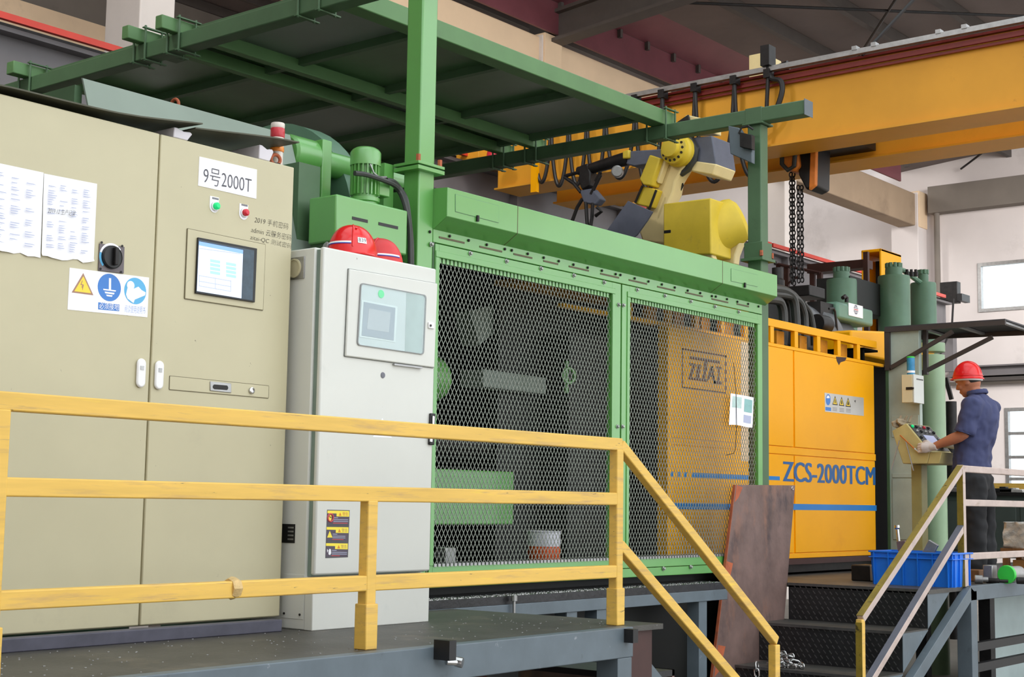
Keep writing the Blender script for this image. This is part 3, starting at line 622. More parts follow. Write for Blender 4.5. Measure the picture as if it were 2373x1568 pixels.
# warning labels (three in a column)
def q6(x, y): return (740+x*140/1568, 1170+y*140/1568)
m_lab = mat('label_dark', (86, 76, 92), .5, var=.03); m_laby = mat('label_yellow', (252, 232, 76), .5, var=.02); m_labr = mat('label_red', (200, 80, 84), .5, var=.03)
wl = flat(MB(), [q6(200, 118), q6(788, 130), q6(740, 1352), q6(152, 1375)], YF, .0006).build('warning_label', mat('label_border', (78, 78, 84), .5), wc)
for k, (dx, dy) in enumerate(((0, 0), (-20, 425), (-38, 846))):
    f = lambda x, y: q6(x+dx, y+dy)
    flat(MB(), [f(212, 214), f(765, 222), f(750, 492), f(205, 486)], YF-.0006, .0004).build('label_field', m_lab, wl)
    flat(MB(), [f(212, 140), f(775, 148), f(772, 300), f(445, 292), f(447, 216), f(210, 210)], YF-.001, .0004).build('label_heading', m_laby, wl)
    flat(MB(), [f(540, 190), f(575, 276), f(505, 274)], YF-.0014, .0004).build('heading_triangle', mat('label_orange', (226, 140, 40), .5) if k == 0 else bpy.data.materials['label_orange'], wl)
    a = P(*f(600, 275), y=YF-.0014); text('警告', a, P(*f(745, 279), y=YF-.0014)-a, (0, 0, .016), m_labr if k == 0 else m_signbrown, 'heading_text', wl, thin=-.01)
    g = MB()
    for r, w in ((325, 120), (375, 380), (420, 380)):
        w = w if k == 0 or r == 325 else w-110+k*60
        flat(g, [f(365, r-8), f(365+w, r-2), f(365+w, r+12), f(365, r+8)], YF-.001, .0004)
    g.build('label_text_lines', m_ink_pale, wl)
    flat(MB(), [f(355, 455), f(730-k*80, 460), f(728-k*80, 478), f(353, 474)], YF-.001, .0004).build('label_red_line', m_labr, wl)
    if k == 0:
        c = P(*f(290, 325), y=YF-.001); MB().torus(c, (0, 1, 0), .0165, .004, 20, 6).build('prohibition_ring', m_labr, wl)
        g = MB(); disc(g, *f(290, 290), YF-.001, .006, .0006); disc(g, *f(275, 350), YF-.001, .009, .0006); g.build('hand_pictogram', m_signyel, wl)
    elif k == 1: flat(MB(), [f(290, 240), f(360, 415), f(222, 415)], YF-.001, .0006).build('warning_triangle', m_laby, wl)
    else:
        g = MB(); flat(g, [f(235, 290), f(265, 320), f(250, 380), f(265, 395), f(240, 370)], YF-.001, .0006); flat(g, [f(300, 285), f(335, 300), f(345, 400), f(315, 450), f(275, 430), f(280, 330)], YF-.001, .0006)
        g.build('glove_pictogram', m_paper, wl)
# left side of the cabinet: vent disc, rating plate, bottom inspection cover
XV = x0
def side(px, py): return P(px, py, x=XV)
c = side(685, 622); MB().box((XV-.006, c.y-.06, c.z-.05), (XV, c.y+.05, c.z+.05)).build('vent_plate', m_alu, wc, bevel=.002)
MB().lathe((XV-.006, c.y+.0, c.z), (-1, 0, 0), [(.043, 0), (.043, .006), (.036, .007), (.036, .003), (0, .004)]).build('vent_disc', m_beige, wc)
rp_ = MB().box((XV-.002, side(684, 1230).y, side(684, 1258).z), (XV, side(650, 1230).y, side(684, 1214).z)).build('rating_plate', m_black, wc)
g = MB()
for k in range(4): g.box((XV-.0026, side(681, 1230).y, side(684, 1222+k*9).z-.004), (XV-.002, side(668, 1230).y, side(684, 1222+k*9).z+.003))
g.build('plate_text_lines', m_alu, rp_)
y0_, y1_, z0_, z1_ = side(703, 1430).y, side(652, 1430).y, .045, .235
box((XV-.002, y0_, z0_), (XV, y1_, z1_)).build('inspection_cover', m_white, wc, bevel=.001)
sc = None
for y in (y0_+.02, y1_-.02):
    for z in (z0_+.02, z1_-.03):
        if sc is None: sc = MB().cyl((XV-.002, y, z), (XV-.006, y, z), .005, 8).build('screw', m_iron, wc); s0 = (y, z)
        else: twin(sc, (0, y-s0[0], z-s0[1]), wc)
# helmets on top
def dome(mb, c, a, b, h, lift=.0, rot=0, brim=.014):
    def fn(u, v):
        t = u*2*pi; ph = v*pi/2*.985
        rr = cos(ph)**.85; hh = sin(ph)
        x, y = a*rr*cos(t), b*rr*sin(t)
        return c+V((x*cos(rot)-y*sin(rot), x*sin(rot)+y*cos(rot), lift+h*hh))
    mb.grid(fn, 40, 12)
    mb.ring([c+V(((a+.004)*cos(t)*cos(rot)-(b+.004)*sin(t)*sin(rot), (a+.004)*cos(t)*sin(rot)+(b+.004)*sin(t)*cos(rot), lift)) for t in [2*pi*k/40 for k in range(40)]], brim*.4, 8, closed=True)
    return mb
m_hat_old = mat('faded_red_helmet', (206, 46, 50), .45, var=.12, scale=9, spots=[((206, 130, 120), .2, 6, I3, .3)])
zt = ztw+.004
for i, (px_, py_, a, b, h, rot, lb) in enumerate(((818, 540, .135, .108, .148, .25, 'bright red safety helmet numbered 839, lying on the pale control cabinet'), (882, 560, .115, .105, .14, -.2, 'faded red safety helmet half hidden behind the numbered one on the control cabinet'))):
    Yh = YW+.145+.10*i; cx = P(px_, py_, y=Yh).x
    th = thing('safety_helmet', lb, 'helmet', (cx, Yh, zt), 'red helmets on the control cabinet')
    cc = V((cx, Yh, zt+.006))
    dome(MB(), cc, a, b, h, 0, rot).build('shell', m_hat if i == 0 else m_hat_old, th)
    def on(u, v, e=.002):
        t = u; ph = v; rr = cos(ph)**.85
        x, y = (a+e)*rr*cos(t), (b+e)*rr*sin(t); return cc+V((x*cos(rot)-y*sin(rot), x*sin(rot)+y*cos(rot), (h+e)*sin(ph)))
    MB().ring([on(-2.50, .2+1.1*k/10, .001) for k in range(11)]+[on(pi-2.50, 1.3-1.1*k/10, .001) for k in range(11)], .004, 6).build('centre_ridge', m_hat if i == 0 else m_hat_old, th)
    t0, t1 = (-3.9, -2.56) if i == 0 else (-2.25, -1.1)
    for v0, v1, mm, nm in ((.32, .375, m_whitep, 'white_stripe'), (.285, .32, m_bluep, 'blue_stripe')):
        MB().grid(lambda u, v: on(t0+(t1-t0)*u-rot*0, v0+(v1-v0)*v), 14, 1).build(nm, mm, th)
    if i == 0:
        tt = -2.09; MB().grid(lambda u, v: on(tt-.20+.40*u, .33+(.20*v)*(1)+.0, .0022), 10, 2).build('number_badge', m_whitep, th)
        p, ux, uy = on(tt-.16, .365, .004), on(tt+.16, .365, .004)-on(tt-.16, .365, .004), on(tt, .50, .004)-on(tt, .365, .004)
        text('839', p, ux, uy, m_ink, 'number', th, thin=-.01)
        MB().cyl(on(-2.3, .95), on(-2.3, .95, .006), .006, 8).build('rivet', m_hat, th)
        b_ = on(-4.0, .22, .004); MB().lathe(b_, b_-cc, [(.026, 0), (.028, .01), (.016, .018)]).build('ratchet_knob', m_alu, th)
# ================================================================ green gantry frame with its roof
ZG = 3.48
gf = thing('gantry_frame', 'green steel gantry of two posts, cross beams and a sheeted roof over the machine', 'gantry', (7.6, 6.5, FZ))
X1, X2 = 5.74, 9.5
XLB, XRB = X1+.01, X2-.01
for x, w in ((X1, .125), (X2, .11)):
    ps = box((x, YG+.0, FZ), (x+w, YG+.115, ZG-.05)).build('post', m_green if x == X1 else m_green_dk, gf, bevel=.008)
    zf = P(965, 383, y=YG).z if x == X1 else P(1765, 600, y=YG).z
    for dz in ((-.012, .012) if x == X1 else (.0,)):
        box((x-.045, YG-.035, zf+dz-.012+(.006 if dz > 0 else 0)), (x+w+.045, YG+.15, zf+dz+.010)).build('flange', m_green if x == X1 else m_green_dk, ps, bevel=.002)
    for dx in (-.025, w+.025): MB().cyl((x+dx, YG-.015, zf+.02), (x+dx, YG-.015, zf+.06), .014, 6).build('bolt', m_rust_edge, ps)
    if x == X2: MB().box((x-.02, YG-.02, zf-.0), (x+w+.02, YG+.135, zf+.13)).build('post_socket', m_green_dk, ps, bevel=.004)
y_l0, y_l1 = 3.2, 9.6
box((XLB, y_l0, ZG-.055), (XLB+.11, y_l1, ZG+.055)).build('cross_beam', m_green_dk, gf, bevel=.008)
yr0 = P(1865, 260, x=XRB).y
box((XRB, yr0, ZG-.055), (XRB+.11, 9.4, ZG+.055)).build('cross_beam', m_green_dk, gf, bevel=.008)
box((XRB-.01, yr0-.004, ZG-.06), (XRB+.12, yr0, ZG+.06)).build('beam_end_cap', m_steel, gf)
MB().box((X2-.03, YG-.03, ZG-.07), (X2+.14, YG+.145, ZG-.055)).box((X2-.012, YG-.012, ZG-.07), (X2+.122, YG+.127, ZG+.062)).build('post_cap', m_green_dk, gf, bevel=.003)
# long rails lying on the cross beams (X direction)
zr0 = ZG+.055
def yat(px, py): return P(px, py, z=zr0).y
rails = [(yat(860, 22)+.0, .13, .12, m_green_mid, 'roof_edge_beam'), ((yat(500, 112)+yat(1280, 348))/2, .07, .09, m_green_mid, 'roof_rail'), ((yat(400, 132)+yat(1190, 352))/2, .07, .09, m_green_mid, 'roof_rail'), (yat(640, 330), .09, .09, m_green_mid, 'roof_rail')]
rails[0] = ((yat(860, 25)+yat(1545, 292))/2,)+rails[0][1:]
for i, (y, w, h, mm, nm) in enumerate(rails):
    xa = XLB-(.02 if i == 0 else .13); xb = XRB+.16
    box((xa, y, zr0), (xb, y+w, zr0+h)).build(nm, mm, gf, bevel=.006)
    for xc in (XLB, XRB):
        for yy in (y-.025, y+w+.025):
            cm = MB(); cm.cyl((xc-.012, yy, ZG-.075), (xc-.012, yy, zr0+h+.02), .008, 8); cm.cyl((xc+.122, yy, ZG-.075), (xc+.122, yy, zr0+h+.02), .008, 8)
            cm.box((xc-.03, yy-.012, ZG-.07), (xc+.16, yy+.012, ZG-.062)); cm.box((xc-.03, yy-.012, zr0+h), (xc+.16, yy+.012, zr0+h+.008)); cm.build('beam_clamp', m_green_dk, gf)
box((XLB+.3, 7.9, zr0), (XLB+.42, 8.0, zr0+.1)).build('beam_stub', m_green_dk, gf)
# roof sheets above the rails, with ribs across
zs = zr0+.10; yf = rails[0][0]+.02; ybk = 9.3; xa, xb = XLB+.20, XRB-.05
ym = rails[1][0]+.03
nx = 4
for i in range(nx):
    for j, (ya, yb) in enumerate(((yf+.1, ym), (ym+.01, ybk))):
        x0 = xa+(xb-xa)*i/nx; x1 = xa+(xb-xa)*(i+1)/nx-.012
        box((x0, ya, zs), (x1, yb, zs+.006)).build('roof_sheet', m_green_sheet if (i+j) % 3 else m_grey_sheet, gf)
for i in range(nx+1):
    x = xa+(xb-xa)*i/nx; box((x-.025, yf+.06, zs-.055), (x+.025, ybk, zs)).build('roof_rib', m_green_dk, gf)
# tilted grey-green hood sheet behind the cabinet (part of the press feed)
hz = thing('feed_hood', 'sloping grey-green sheet metal hood rising behind the beige cabinet', 'hood', (4.3, 6.0, FZ))
Yh = 5.65
a, b, c2 = P(192, 181, y=Yh), P(672, 311, y=Yh), P(216, 300, y=Yh-.15)
MB().prism([a, V((b.x, Yh, a.z)), V((b.x+.05, Yh-.25, 1.6)), V((c2.x+.1, Yh-.25, 1.6))], (0, .012, .004)).build('front_sheet', m_grey_sheet, hz, smooth=False)
MB().box((a.x-.02, Yh+.03, .2), (a.x+.02, Yh+.34, a.z-.03)).box((a.x-.02, Yh+.34, .2), (a.x+1.2, Yh+.38, a.z-.03)).build('side_box', m_green_dk, hz)
box((3.4, 5.75, FZ), (4.3, 6.8, 1.5)).build('base', m_press, hz)
MB().torus((P(420, 238, y=Yh).x, Yh+.05, P(420, 240, y=Yh).z), (1, 0, 0), .03, .008).build('lifting_eye', m_rust_edge, hz)
# ================================================================ press body left of the guard: flange, tie rod, gearbox with motor
pb = thing('press_cylinder', 'round green and grey press cylinder head visible between beige cabinet and gearbox', 'press', (5.3, 6.3, FZ))
cy, cz = 6.25, P(650, 560, y=6.2).z
MB().lathe((5.15, cy, cz), (1, 0, 0), [(.56, 0), (.60, .02), (.60, .16), (.50, .18), (.50, .34), (.68, .36), (.68, .50), (.64, .52)], 48).build('cylinder_flange', m_press, pb)
bb = None
for k in range(18):
    t = 2*pi*k/18; y, z = cy+.55*cos(t), cz+.55*sin(t)
    if bb is None: bb = MB().cyl((5.15, y, z), (5.12, y, z), .022, 6).build('bolt', m_iron, pb); b0 = (y, z)
    else: twin(bb, (0, y-b0[0], z-b0[1]), pb)
box((5.3, 5.75, FZ), (5.66, 6.8, 1.0)).build('pedestal', m_press, pb)
Yt_ = 5.7
a = P(700, 365, y=Yt_); zt_ = a.z; xk = a.x
MB().lathe((xk-.12, Yt_, zt_), (1, 0, 0), [(.09, 0), (.105, .012), (.105, .17), (.09, .19), (.07, .19), (.07, 1.0)], 28).build('tie_rod', m_green, pb)
xpl = P(728, 380, y=Yt_).x; box((xpl-.035, Yt_-.10, zt_-.24), (xpl+.035, Yt_+.02, zt_+.10)).build('tie_rod_bracket', m_green, pb, bevel=.006)
box((xpl-.09, Yt_-.12, zt_-.34), (xpl+.07, Yt_+.2, zt_-.24)).build('bracket_foot', m_green, pb, bevel=.006)
gb = thing('gearbox_unit', 'green gearbox box with a ribbed motor standing upright on it, behind the red helmets', 'gearbox', (5.45, 5.6, FZ))
Yb = 5.22
a, b = P(780, 448, y=Yb), P(943, 592, y=Yb); zt2 = P(943, 488, y=Yb).z
box((a.x, Yb, b.z+.0), (b.x, Yb+.20, (a.z+zt2)/2)).build('gear_housing', m_green, gb, bevel=.01)
for (p, q) in (((816, 503), (852, 510)), ((877, 516), (922, 527))):
    u, w = P(*p, y=Yb), P(*q, y=Yb); box((u.x, Yb-.002, u.z-.012), (w.x, Yb+.004, u.z+.004)).build('vent_slot', m_black, gb)
box((a.x+.02, Yb+.04, FZ), (b.x, Yb+.2, b.z)).build('stand', m_green_dk, gb)
box((a.x-.02, Yb+.26, 1.2), (a.x+.13, Yb+.46, P(800, 402, y=Yb+.26).z)).build('side_plate', m_green_dk, gb)
mc = P(845, 455, y=Yb+.16); mx, my, mz = mc.x, Yb+.16, (a.z+zt2)/2
zt3 = P(845, 343, y=my).z; R_ = .067
MB().lathe((mx, my, mz), (0, 0, 1), [(.07, 0), (.07, .03), (R_*1.2, .035), (R_*1.2, .055), (R_*.92, .06), (R_*.92, (zt3-mz)*.72)], 28).build('motor_body', m_green, gb)
MB().lathe((mx, my, mz+(zt3-mz)*.70), (0, 0, 1), [(R_*1.22, 0), (R_*1.22, (zt3-mz)*.22), (R_*1.05, (zt3-mz)*.27), (R_*.8, (zt3-mz)*.3)], 28).build('fan_cover', m_green, gb)
fn_ = None
for k in range(20):
    t = 2*pi*k/20; m_ = MB().prism([(mx+R_*.9*cos(t)-.004*sin(t), my+R_*.9*sin(t)+.004*cos(t), mz+.07), (mx+R_*1.18*cos(t)-.004*sin(t), my+R_*1.18*sin(t)+.004*cos(t), mz+.07), (mx+R_*1.18*cos(t)+.004*sin(t), my+R_*1.18*sin(t)-.004*cos(t), mz+.07), (mx+R_*.9*cos(t)+.004*sin(t), my+R_*.9*sin(t)-.004*cos(t), mz+.07)], (0, 0, (zt3-mz)*.7-.07))
    m_.build('cooling_fin', m_green, gb, smooth=False)
box((mx+.05, my-.05, mz+.08), (mx+.14, my+.05, mz+.17)).build('terminal_box', m_green, gb, bevel=.005)
zq = P(1, 1, y=1)
MB().ring(curve([P(822, 401, y=my-.09), P(850, 405, y=my-.10), P(890, 418, y=my-.1), P(915, 430, y=my-.07), P(928, 448, y=my-.06), P(940, 480, y=my-.12), P(949, 530, y=my-.14), P(951, 620, y=my-.14)]), .014, 8).build('hose', m_rubber, gb)
MB().ring(curve([P(895, 417, y=my-.06), P(912, 421, y=my-.05), P(926, 436, y=my-.03), P(940, 460, y=my-.08), P(947, 500, y=my-.12), P(953, 560, y=my-.13), P(954, 620, y=my-.14)]), .014, 8).build('hose', m_rubber, gb)
MB().ring([P(858, 380, y=my-.075), P(866, 400, y=my-.08), P(878, 410, y=my-.07), P(895, 410, y=my-.06), P(888, 414, y=my-.06)], .005, 6).build('wire', m_alu, gb)
pn = box((P(885, 380, y=my+.1).x, my+.08, P(885, 410, y=my+.1).z-.2), (P(907, 380, y=my+.1).x, my+.12, P(885, 378, y=my+.1).z)).build('back_plate', m_green, gb)
# ================================================================ mesh guard enclosure
x0, x1 = 5.865, 9.61
ge = thing('mesh_guard_enclosure', 'pale green guard enclosure with two expanded metal doors in front of the press', 'machine guard', (7.7, YG+.05, .05))
zh = P(987, 527, y=YG).z                    # header top = lower edge of the hood's slope
zd = 1.968                                    # top of the doors
zb0, zb1 = .095, .21
box((x0, YG, zd), (x1-.1, YG+.06, zh+.01)).build('header', m_green, ge, bevel=.003)
box((x0, YG-.002, zb0), (9.5, YG+.07, .152)).build('sill', m_green, ge, bevel=.004)
box((x0, YG, .15), (x0+.012, YG+.06, zd)).build('jamb', m_green_dk, ge)
# hood
Yf = 5.2; zf0, zf1 = 2.10, P(1008, 426, y=Yf).z
xh0, xh1 = 5.765+.1, 9.56
hood = MB().prism([(xh0, Yf, zf0), (xh0, Yf, zf1), (xh0, YG+.5, zf1+.03), (xh0, YG+.5, zh), (xh0, YG, zh)], (xh1-xh0, 0, 0)).build('hood', m_green, ge, bevel=.003)
MB().prism([(xh0-.004, Yf+.0, zf0), (xh0-.004, Yf, zf1), (xh0-.004, YG+.5, zf1+.03), (xh0-.004, YG+.5, zh), (xh0-.004, YG, zh)], (.003, 0, 0)).build('hood_end', m_green, hood)
xs1, xs2 = P(1199, 510, y=Yf).x, P(1674, 620, y=Yf).x
for x in (xs1, xs2): MB().prism([(x, Yf-.001, zf0), (x, Yf-.001, zf1), (x, Yf+.002, zf1), (x, YG, zh), (x, YG-.002, zh)], (.005, 0, 0)).build('hood_joint', m_beige_dk, hood)
for q in ([(1055, 450), (1155, 477), (1155, 516), (1055, 490)], [(1694, 622), (1755, 637), (1755, 664), (1694, 651)]):
    h_ = flat(MB(), q, Yf, .003).build('access_hatch', m_green, hood, bevel=.001)
    frame(q, .003, Yf, .002, m_press, 'hatch_gap', h_)
    c = P((q[0][0]+q[1][0])/2, (q[2][1]+q[3][1])/2+2, y=Yf); box((c.x-.008, Yf-.012, c.z-.02), (c.x+.008, Yf-.002, c.z+.014)).build('hatch_latch', m_iron, h_)
# header slots and bolts
slots = [(1017, 550, 1076, 562), (1111, 571, 1163, 583), (1190, 588, 1233, 598), (1259, 604, 1293, 612), (1318, 617, 1364, 627), (1391, 634, 1434, 643), (1457, 649, 1499, 657), (1523, 664, 1564, 673), (1588, 678, 1628, 686), (1649, 693, 1687, 700), (1707, 704, 1735, 710)]
for a_, b_, c_, d_ in slots:
    p, q = P(a_, b_, y=YG), P(c_, d_, y=YG); z = (p.z+q.z)/2
    box((p.x, YG-.003, z-.005), (q.x, YG+.001, z+.005)).build('hinge_slot', m_beige_dk, ge)
bolts = [(995, 537), (1041, 547), (1085, 557), (1127, 567), (1169, 577), (1185, 580), (1222, 588), (1259, 597), (1294, 605), (1328, 613), (1361, 620), (1394, 627), (1426, 635), (1437, 637), (1470, 645), (1502, 652), (1533, 659), (1563, 666), (1593, 673), (1622, 679), (1649, 686), (1658, 687), (1684, 693), (1708, 699), (1733, 704), (1757, 710)]
c = P(*bolts[0], y=YG); bt = MB().lathe((c.x, YG, c.z), (0, -1, 0), [(.008, 0), (.008, .008), (.005, .01)], 6).build('bolt', m_iron, ge); B0 = c
for b_ in bolts[1:]: twin(bt, P(*b_, y=YG)-B0, ge)
def mesh_door(xa, xb, wx0, wx1, wz0, wz1, name, bl, seed):
    m = MB(); t = .03
    m.box((xa, YG-.006, .155), (wx0, YG+.03, zd-.006)).box((wx1, YG-.006, .155), (xb, YG+.03, zd-.006))
    m.box((wx0, YG-.006, wz1), (wx1, YG+.03, zd-.006)).box((wx0, YG-.006, .155), (wx1, YG+.03, wz0))
    dr_ = m.build('mesh_door', m_green, ge, bevel=.002)
    # inner bead round the opening
    g = MB()
    for q in ((wx0-.03, wx0, wz0+.002, wz1-.001), (wx1, wx1+.03, wz0+.002, wz1-.001), (wx0-.03, wx1+.03, wz1, wz1+.035), ): g.box((q[0], YG-.012, q[2]), (q[1], YG-.0055, q[3]))
    g.build('mesh_clamp_strip', m_green, dr_, bevel=.002)
    # expanded metal: two families of slanting strands
    m = MB(); a, b = .0334, .0572; w, hh = wx1-wx0, wz1-wz0; y = YG+.010; rnd = random.Random(seed)
    for fam in (1, -1):
        k0 = -int(hh/b)-2; k1 = int(w/a)+2
        for k in range(k0, k1+int(hh/b)+2):
            # line u = k*a + fam * v * a/b
            u0 = k*a; v0, v1 = 0, hh
            ua, ub = u0, u0+fam*hh*a/b
            if fam == -1: ua, ub = u0, u0-hh*a/b
            # clip to 0..w
            lo, hi = 0., 1.
            du = ub-ua
            for bound, sgn in ((0, 1), (w, -1)):
                f0 = sgn*(ua-bound); f1 = sgn*(ub-bound)
                if f0 < 0 and f1 < 0: lo, hi = 1, 0; break
                if f0 < 0: lo = max(lo, f0/(f0-f1))
                elif f1 < 0: hi = min(hi, f0/(f0-f1))
            if hi-lo < .01: continue
            A = V((wx0+ua+du*lo, y+fam*.0012, wz0+hh*lo)); B = V((wx0+ua+du*hi, y+fam*.0012, wz0+hh*hi))
            m.beam(A, B, .0032, .0028, ref=(0, 1, 0))
    mp = m.build('expanded_mesh', m_meshmetal, dr_, smooth=False); mp['kind'] = 'stuff'
    # nubs of the folded mesh edge under the top bead and on the sill
    g = MB()
    for k in range(int(w/a)):
        x = wx0+(k+.5)*a; g.box((x-.010, YG+.002, wz1-.028), (x+.010, YG+.016, wz1)); g.box((x-.011, YG-.012, wz0-.004), (x+.011, YG+.006, wz0+.012), 1)
    g.build('mesh_edge', [m_green, m_alu], dr_, smooth=False)['kind'] = 'stuff'
    o = None
    for px_, py_ in bl:
        c = P(px_, py_, y=YG-.006)
        if o is None: o = MB().lathe(c, (0, -1, 0), [(.014, 0), (.014, .004), (.009, .005), (.009, .014), (.006, .016)], 8).build('door_bolt', m_alu, dr_); c0 = c
        else: twin(o, c-c0, dr_)
    return dr_
m_meshmetal = mat('mesh_strand_grey', (150, 156, 146), .45, metal=.3, var=.08, scale=10)
mesh_door(x0+.014, 7.665, 5.91, 7.567, .212, 1.888, 'left', [(999, 566), (1089, 587), (1173, 605), (1253, 622), (1329, 638), (1399, 654), (1433, 706), (1430, 988)], 1)
mesh_door(7.680, 9.50, 7.765, 9.425, .212, 1.888, 'right', [(1476, 671), (1540, 685), (1600, 698), (1656, 710), (1711, 722), (1444, 707), (1442, 988), (1537, 1317), (1600, 1313)], 2)
# body behind the mesh: dark press pit, drum, beam, chute
pi_ = thing('extrusion_press', 'dark green press machinery inside the mesh guard, with drum, slanted plate and green box', 'press', (7.6, 6.6, FZ))
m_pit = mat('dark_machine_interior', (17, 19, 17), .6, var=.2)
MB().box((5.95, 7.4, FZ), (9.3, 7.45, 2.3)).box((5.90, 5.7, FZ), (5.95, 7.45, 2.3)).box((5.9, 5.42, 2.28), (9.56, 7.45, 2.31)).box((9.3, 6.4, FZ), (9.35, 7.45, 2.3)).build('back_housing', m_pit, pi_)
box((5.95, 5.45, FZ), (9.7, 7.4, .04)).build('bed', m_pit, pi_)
c = P(1012, 880, y=5.85); MB().lathe((c.x-.42, 5.85, c.z), (1, 0, 0), [(.13, 0), (.14, .01), (.14, .38), (.12, .42), (.06, .425)], 32).build('drum', m_green, pi_)
a, b = P(1000, 1085, y=5.75), P(1190, 1215, y=5.75); box((5.97, 5.75, b.z), (b.x, 6.6, a.z)).build('press_box', m_green, pi_, bevel=.008)
MB().prism([P(1090, 720, y=6.4), P(1205, 690, y=6.4), P(1225, 705, y=6.4), P(1110, 800, y=6.4)], (0, .15, 0)).build('slanted_plate', m_grey_sheet, pi_)
MB().prism([P(1120, 855, y=6.2), P(1265, 875, y=6.2), P(1265, 912, y=6.2), P(1120, 895, y=6.2)], (0, .2, 0)).build('cross_bar', m_grey_sheet, pi_)
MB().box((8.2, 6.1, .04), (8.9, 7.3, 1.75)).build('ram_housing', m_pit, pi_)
for z in (.55, .8, 1.05): box((6.0, 6.9, z), (8.2, 7.0, z+.08)).build('guide_bar', m_iron, pi_)
MB().cyl((6.0, 6.5, .95), (8.2, 6.5, .95), .12).build('ram', m_iron, pi_)
c = P(1318, 870, y=6.0); MB().torus(c, (.3, 1, 0), .05, .012).cyl(c+V((0, .02, -.12)), c+V((0, .02, .1)), .015, 8).build('valve', m_green, pi_)
# ledge of the press bed in front of the guard, littered with swarf, and legs under it
lg = thing('press_ledge', 'dark swarf-littered steel ledge under the mesh doors', 'ledge', (7.5, 5.2, FZ))
box((5.64, 5.13, .0), (8.70, 5.62, .045)).build('ledge_plate', m_dksteel, lg)
box((5.64, 5.12, -.07), (8.70, 5.18, -.001)).build('ledge_channel', m_steel, lg, bevel=.003)
for x in (6.9, 7.2, 8.35): box((x, 5.13, FZ), (x+.1, 5.22, -.07)).build('leg', m_steel, lg)
sw = MB(); rnd = random.Random(3)
for k in range(1100):
    x = 5.7+2.95*rnd.random(); y = 5.14+.1*rnd.random()**1.4; s = .002+.004*rnd.random(); t = rnd.random()*6
    sw.box((x-s, y-s*.5, .045), (x+s, y+s*.5, .047+.003*rnd.random()))
sf = sw.build('metal_swarf', m_chrome, smooth=False); tag(sf, 'bright metal swarf scattered along the dark ledge', 'swarf', kind='stuff')
sw = MB()
for k in range(260):
    x = .9+4.9*rnd.random(); y = 3.9+.8*rnd.random(); s = .0015+.003*rnd.random()
    sw.box((x-s, y-s*.6, 0), (x+s, y+s*.6, .002))
sf2 = sw.build('deck_swarf', m_alu, smooth=False); tag(sf2, 'tiny bright swarf scattered over the walkway deck', 'swarf', kind='stuff')
c = P(1185, 1370, y=5.12); MB().lathe((c.x, 5.1, c.z-.02), (0, 0, -1), [(.018, 0), (.018, .03), (.009, .032), (.009, .22)], 10).build('levelling_bolt', m_alu, lg)
# green machine base slabs seen below the walkway
bs = thing('machine_plinth', 'green ribbed machine base seen beneath the walkway', 'machine base', (4.5, 5.5, FZ))
box((2.5, 5.42, FZ), (5.6, 5.45, -.08)).build('base_wall', m_pit, bs)
for x in (3.25, 3.62, 4.05, 4.5, 4.95): box((x, 5.3, FZ), (x+(.32 if x == 3.62 else .12), 5.42, -.09)).build('rib', m_green, bs)
# paint tin behind the mesh
c = P(1272, 1298, y=5.52); zt_ = P(1272, 1230, y=5.52).z; zt0 = c.z
box((5.96, 5.44, .041), (9.2, 5.68, zt0-.001)).build('bed_step', m_pit, pi_)
pt = thing('paint_tin', 'scuffed white paint tin with an orange label behind the left mesh door', 'tin', (c.x, 5.56, zt0))
hT = zt_-zt0
MB().lathe((c.x, 5.56, zt0), (0, 0, 1), [(.098, 0), (.102, .01), (.102, hT*.48)], 32).build('tin_body', m_orange, pt)
MB().lathe((c.x, 5.56, zt0+hT*.48), (0, 0, 1), [(.1022, 0), (.1022, hT*.48), (.106, hT*.5), (.106, hT*.52), (.09, hT*.52), (.088, hT*.45), (0, hT*.45)], 32).build('tin_top', m_bucket, pt)
c = P(1028, 1276, y=5.6); jb = box((c.x-.05, 5.54, zt0), (c.x+.04, 5.62, zt0+.09)).build('small_block', m_alu, bevel=.005, org=(c.x, 5.58, zt0)); tag(jb, 'small grey metal block lying low behind the mesh beside the pale cabinet', 'block')
# plastic sleeve with notice hung on the right mesh
def fn(u, v):
    q = [P(1690, 911, y=YG-.02), P(1743, 921, y=YG-.02), P(1740, 990, y=YG-.02), P(1686, 984, y=YG-.02)]
    p = q[0]*(1-u)*(1-v)+q[1]*u*(1-v)+q[2]*u*v+q[3]*(1-u)*v; return p+V((0, -.012-.01*sin(u*3), .004*sin(u*6)*v))
pc = MB().grid(fn, 8, 6, thick=(0, .001, 0)).build('notice_sleeve', m_paper); tag(pc, 'white notice in a plastic sleeve wired onto the right mesh door', 'notice')
MB().grid(lambda u, v: fn(.55+.38*u, .10+.42*v)+V((0, -.001, 0)), 4, 4).build('notice_photo', mat('teal_print', (140, 190, 188), .5, var=.1, scale=30), pc)
MB().grid(lambda u, v: fn(.07+.36*u, .08+.36*v)+V((0, -.001, 0)), 4, 4).build('notice_photo', mat('pale_teal_print', (186, 212, 208), .5, var=.15, scale=30), pc)
MB().grid(lambda u, v: fn(.55+.35*u, .62+.25*v)+V((0, -.001, 0)), 4, 4).build('notice_text', m_ink_pale, pc)
MB().ring([P(1700, 840, y=YG-.03), P(1706, 915, y=YG-.04), P(1707, 985, y=YG-.045), P(1704, 1040, y=YG-.03), P(1700, 1050, y=YG-.02), P(1683, 1054, y=YG-.015)], .0022, 5).build('hanging_wire', m_iron, pc)
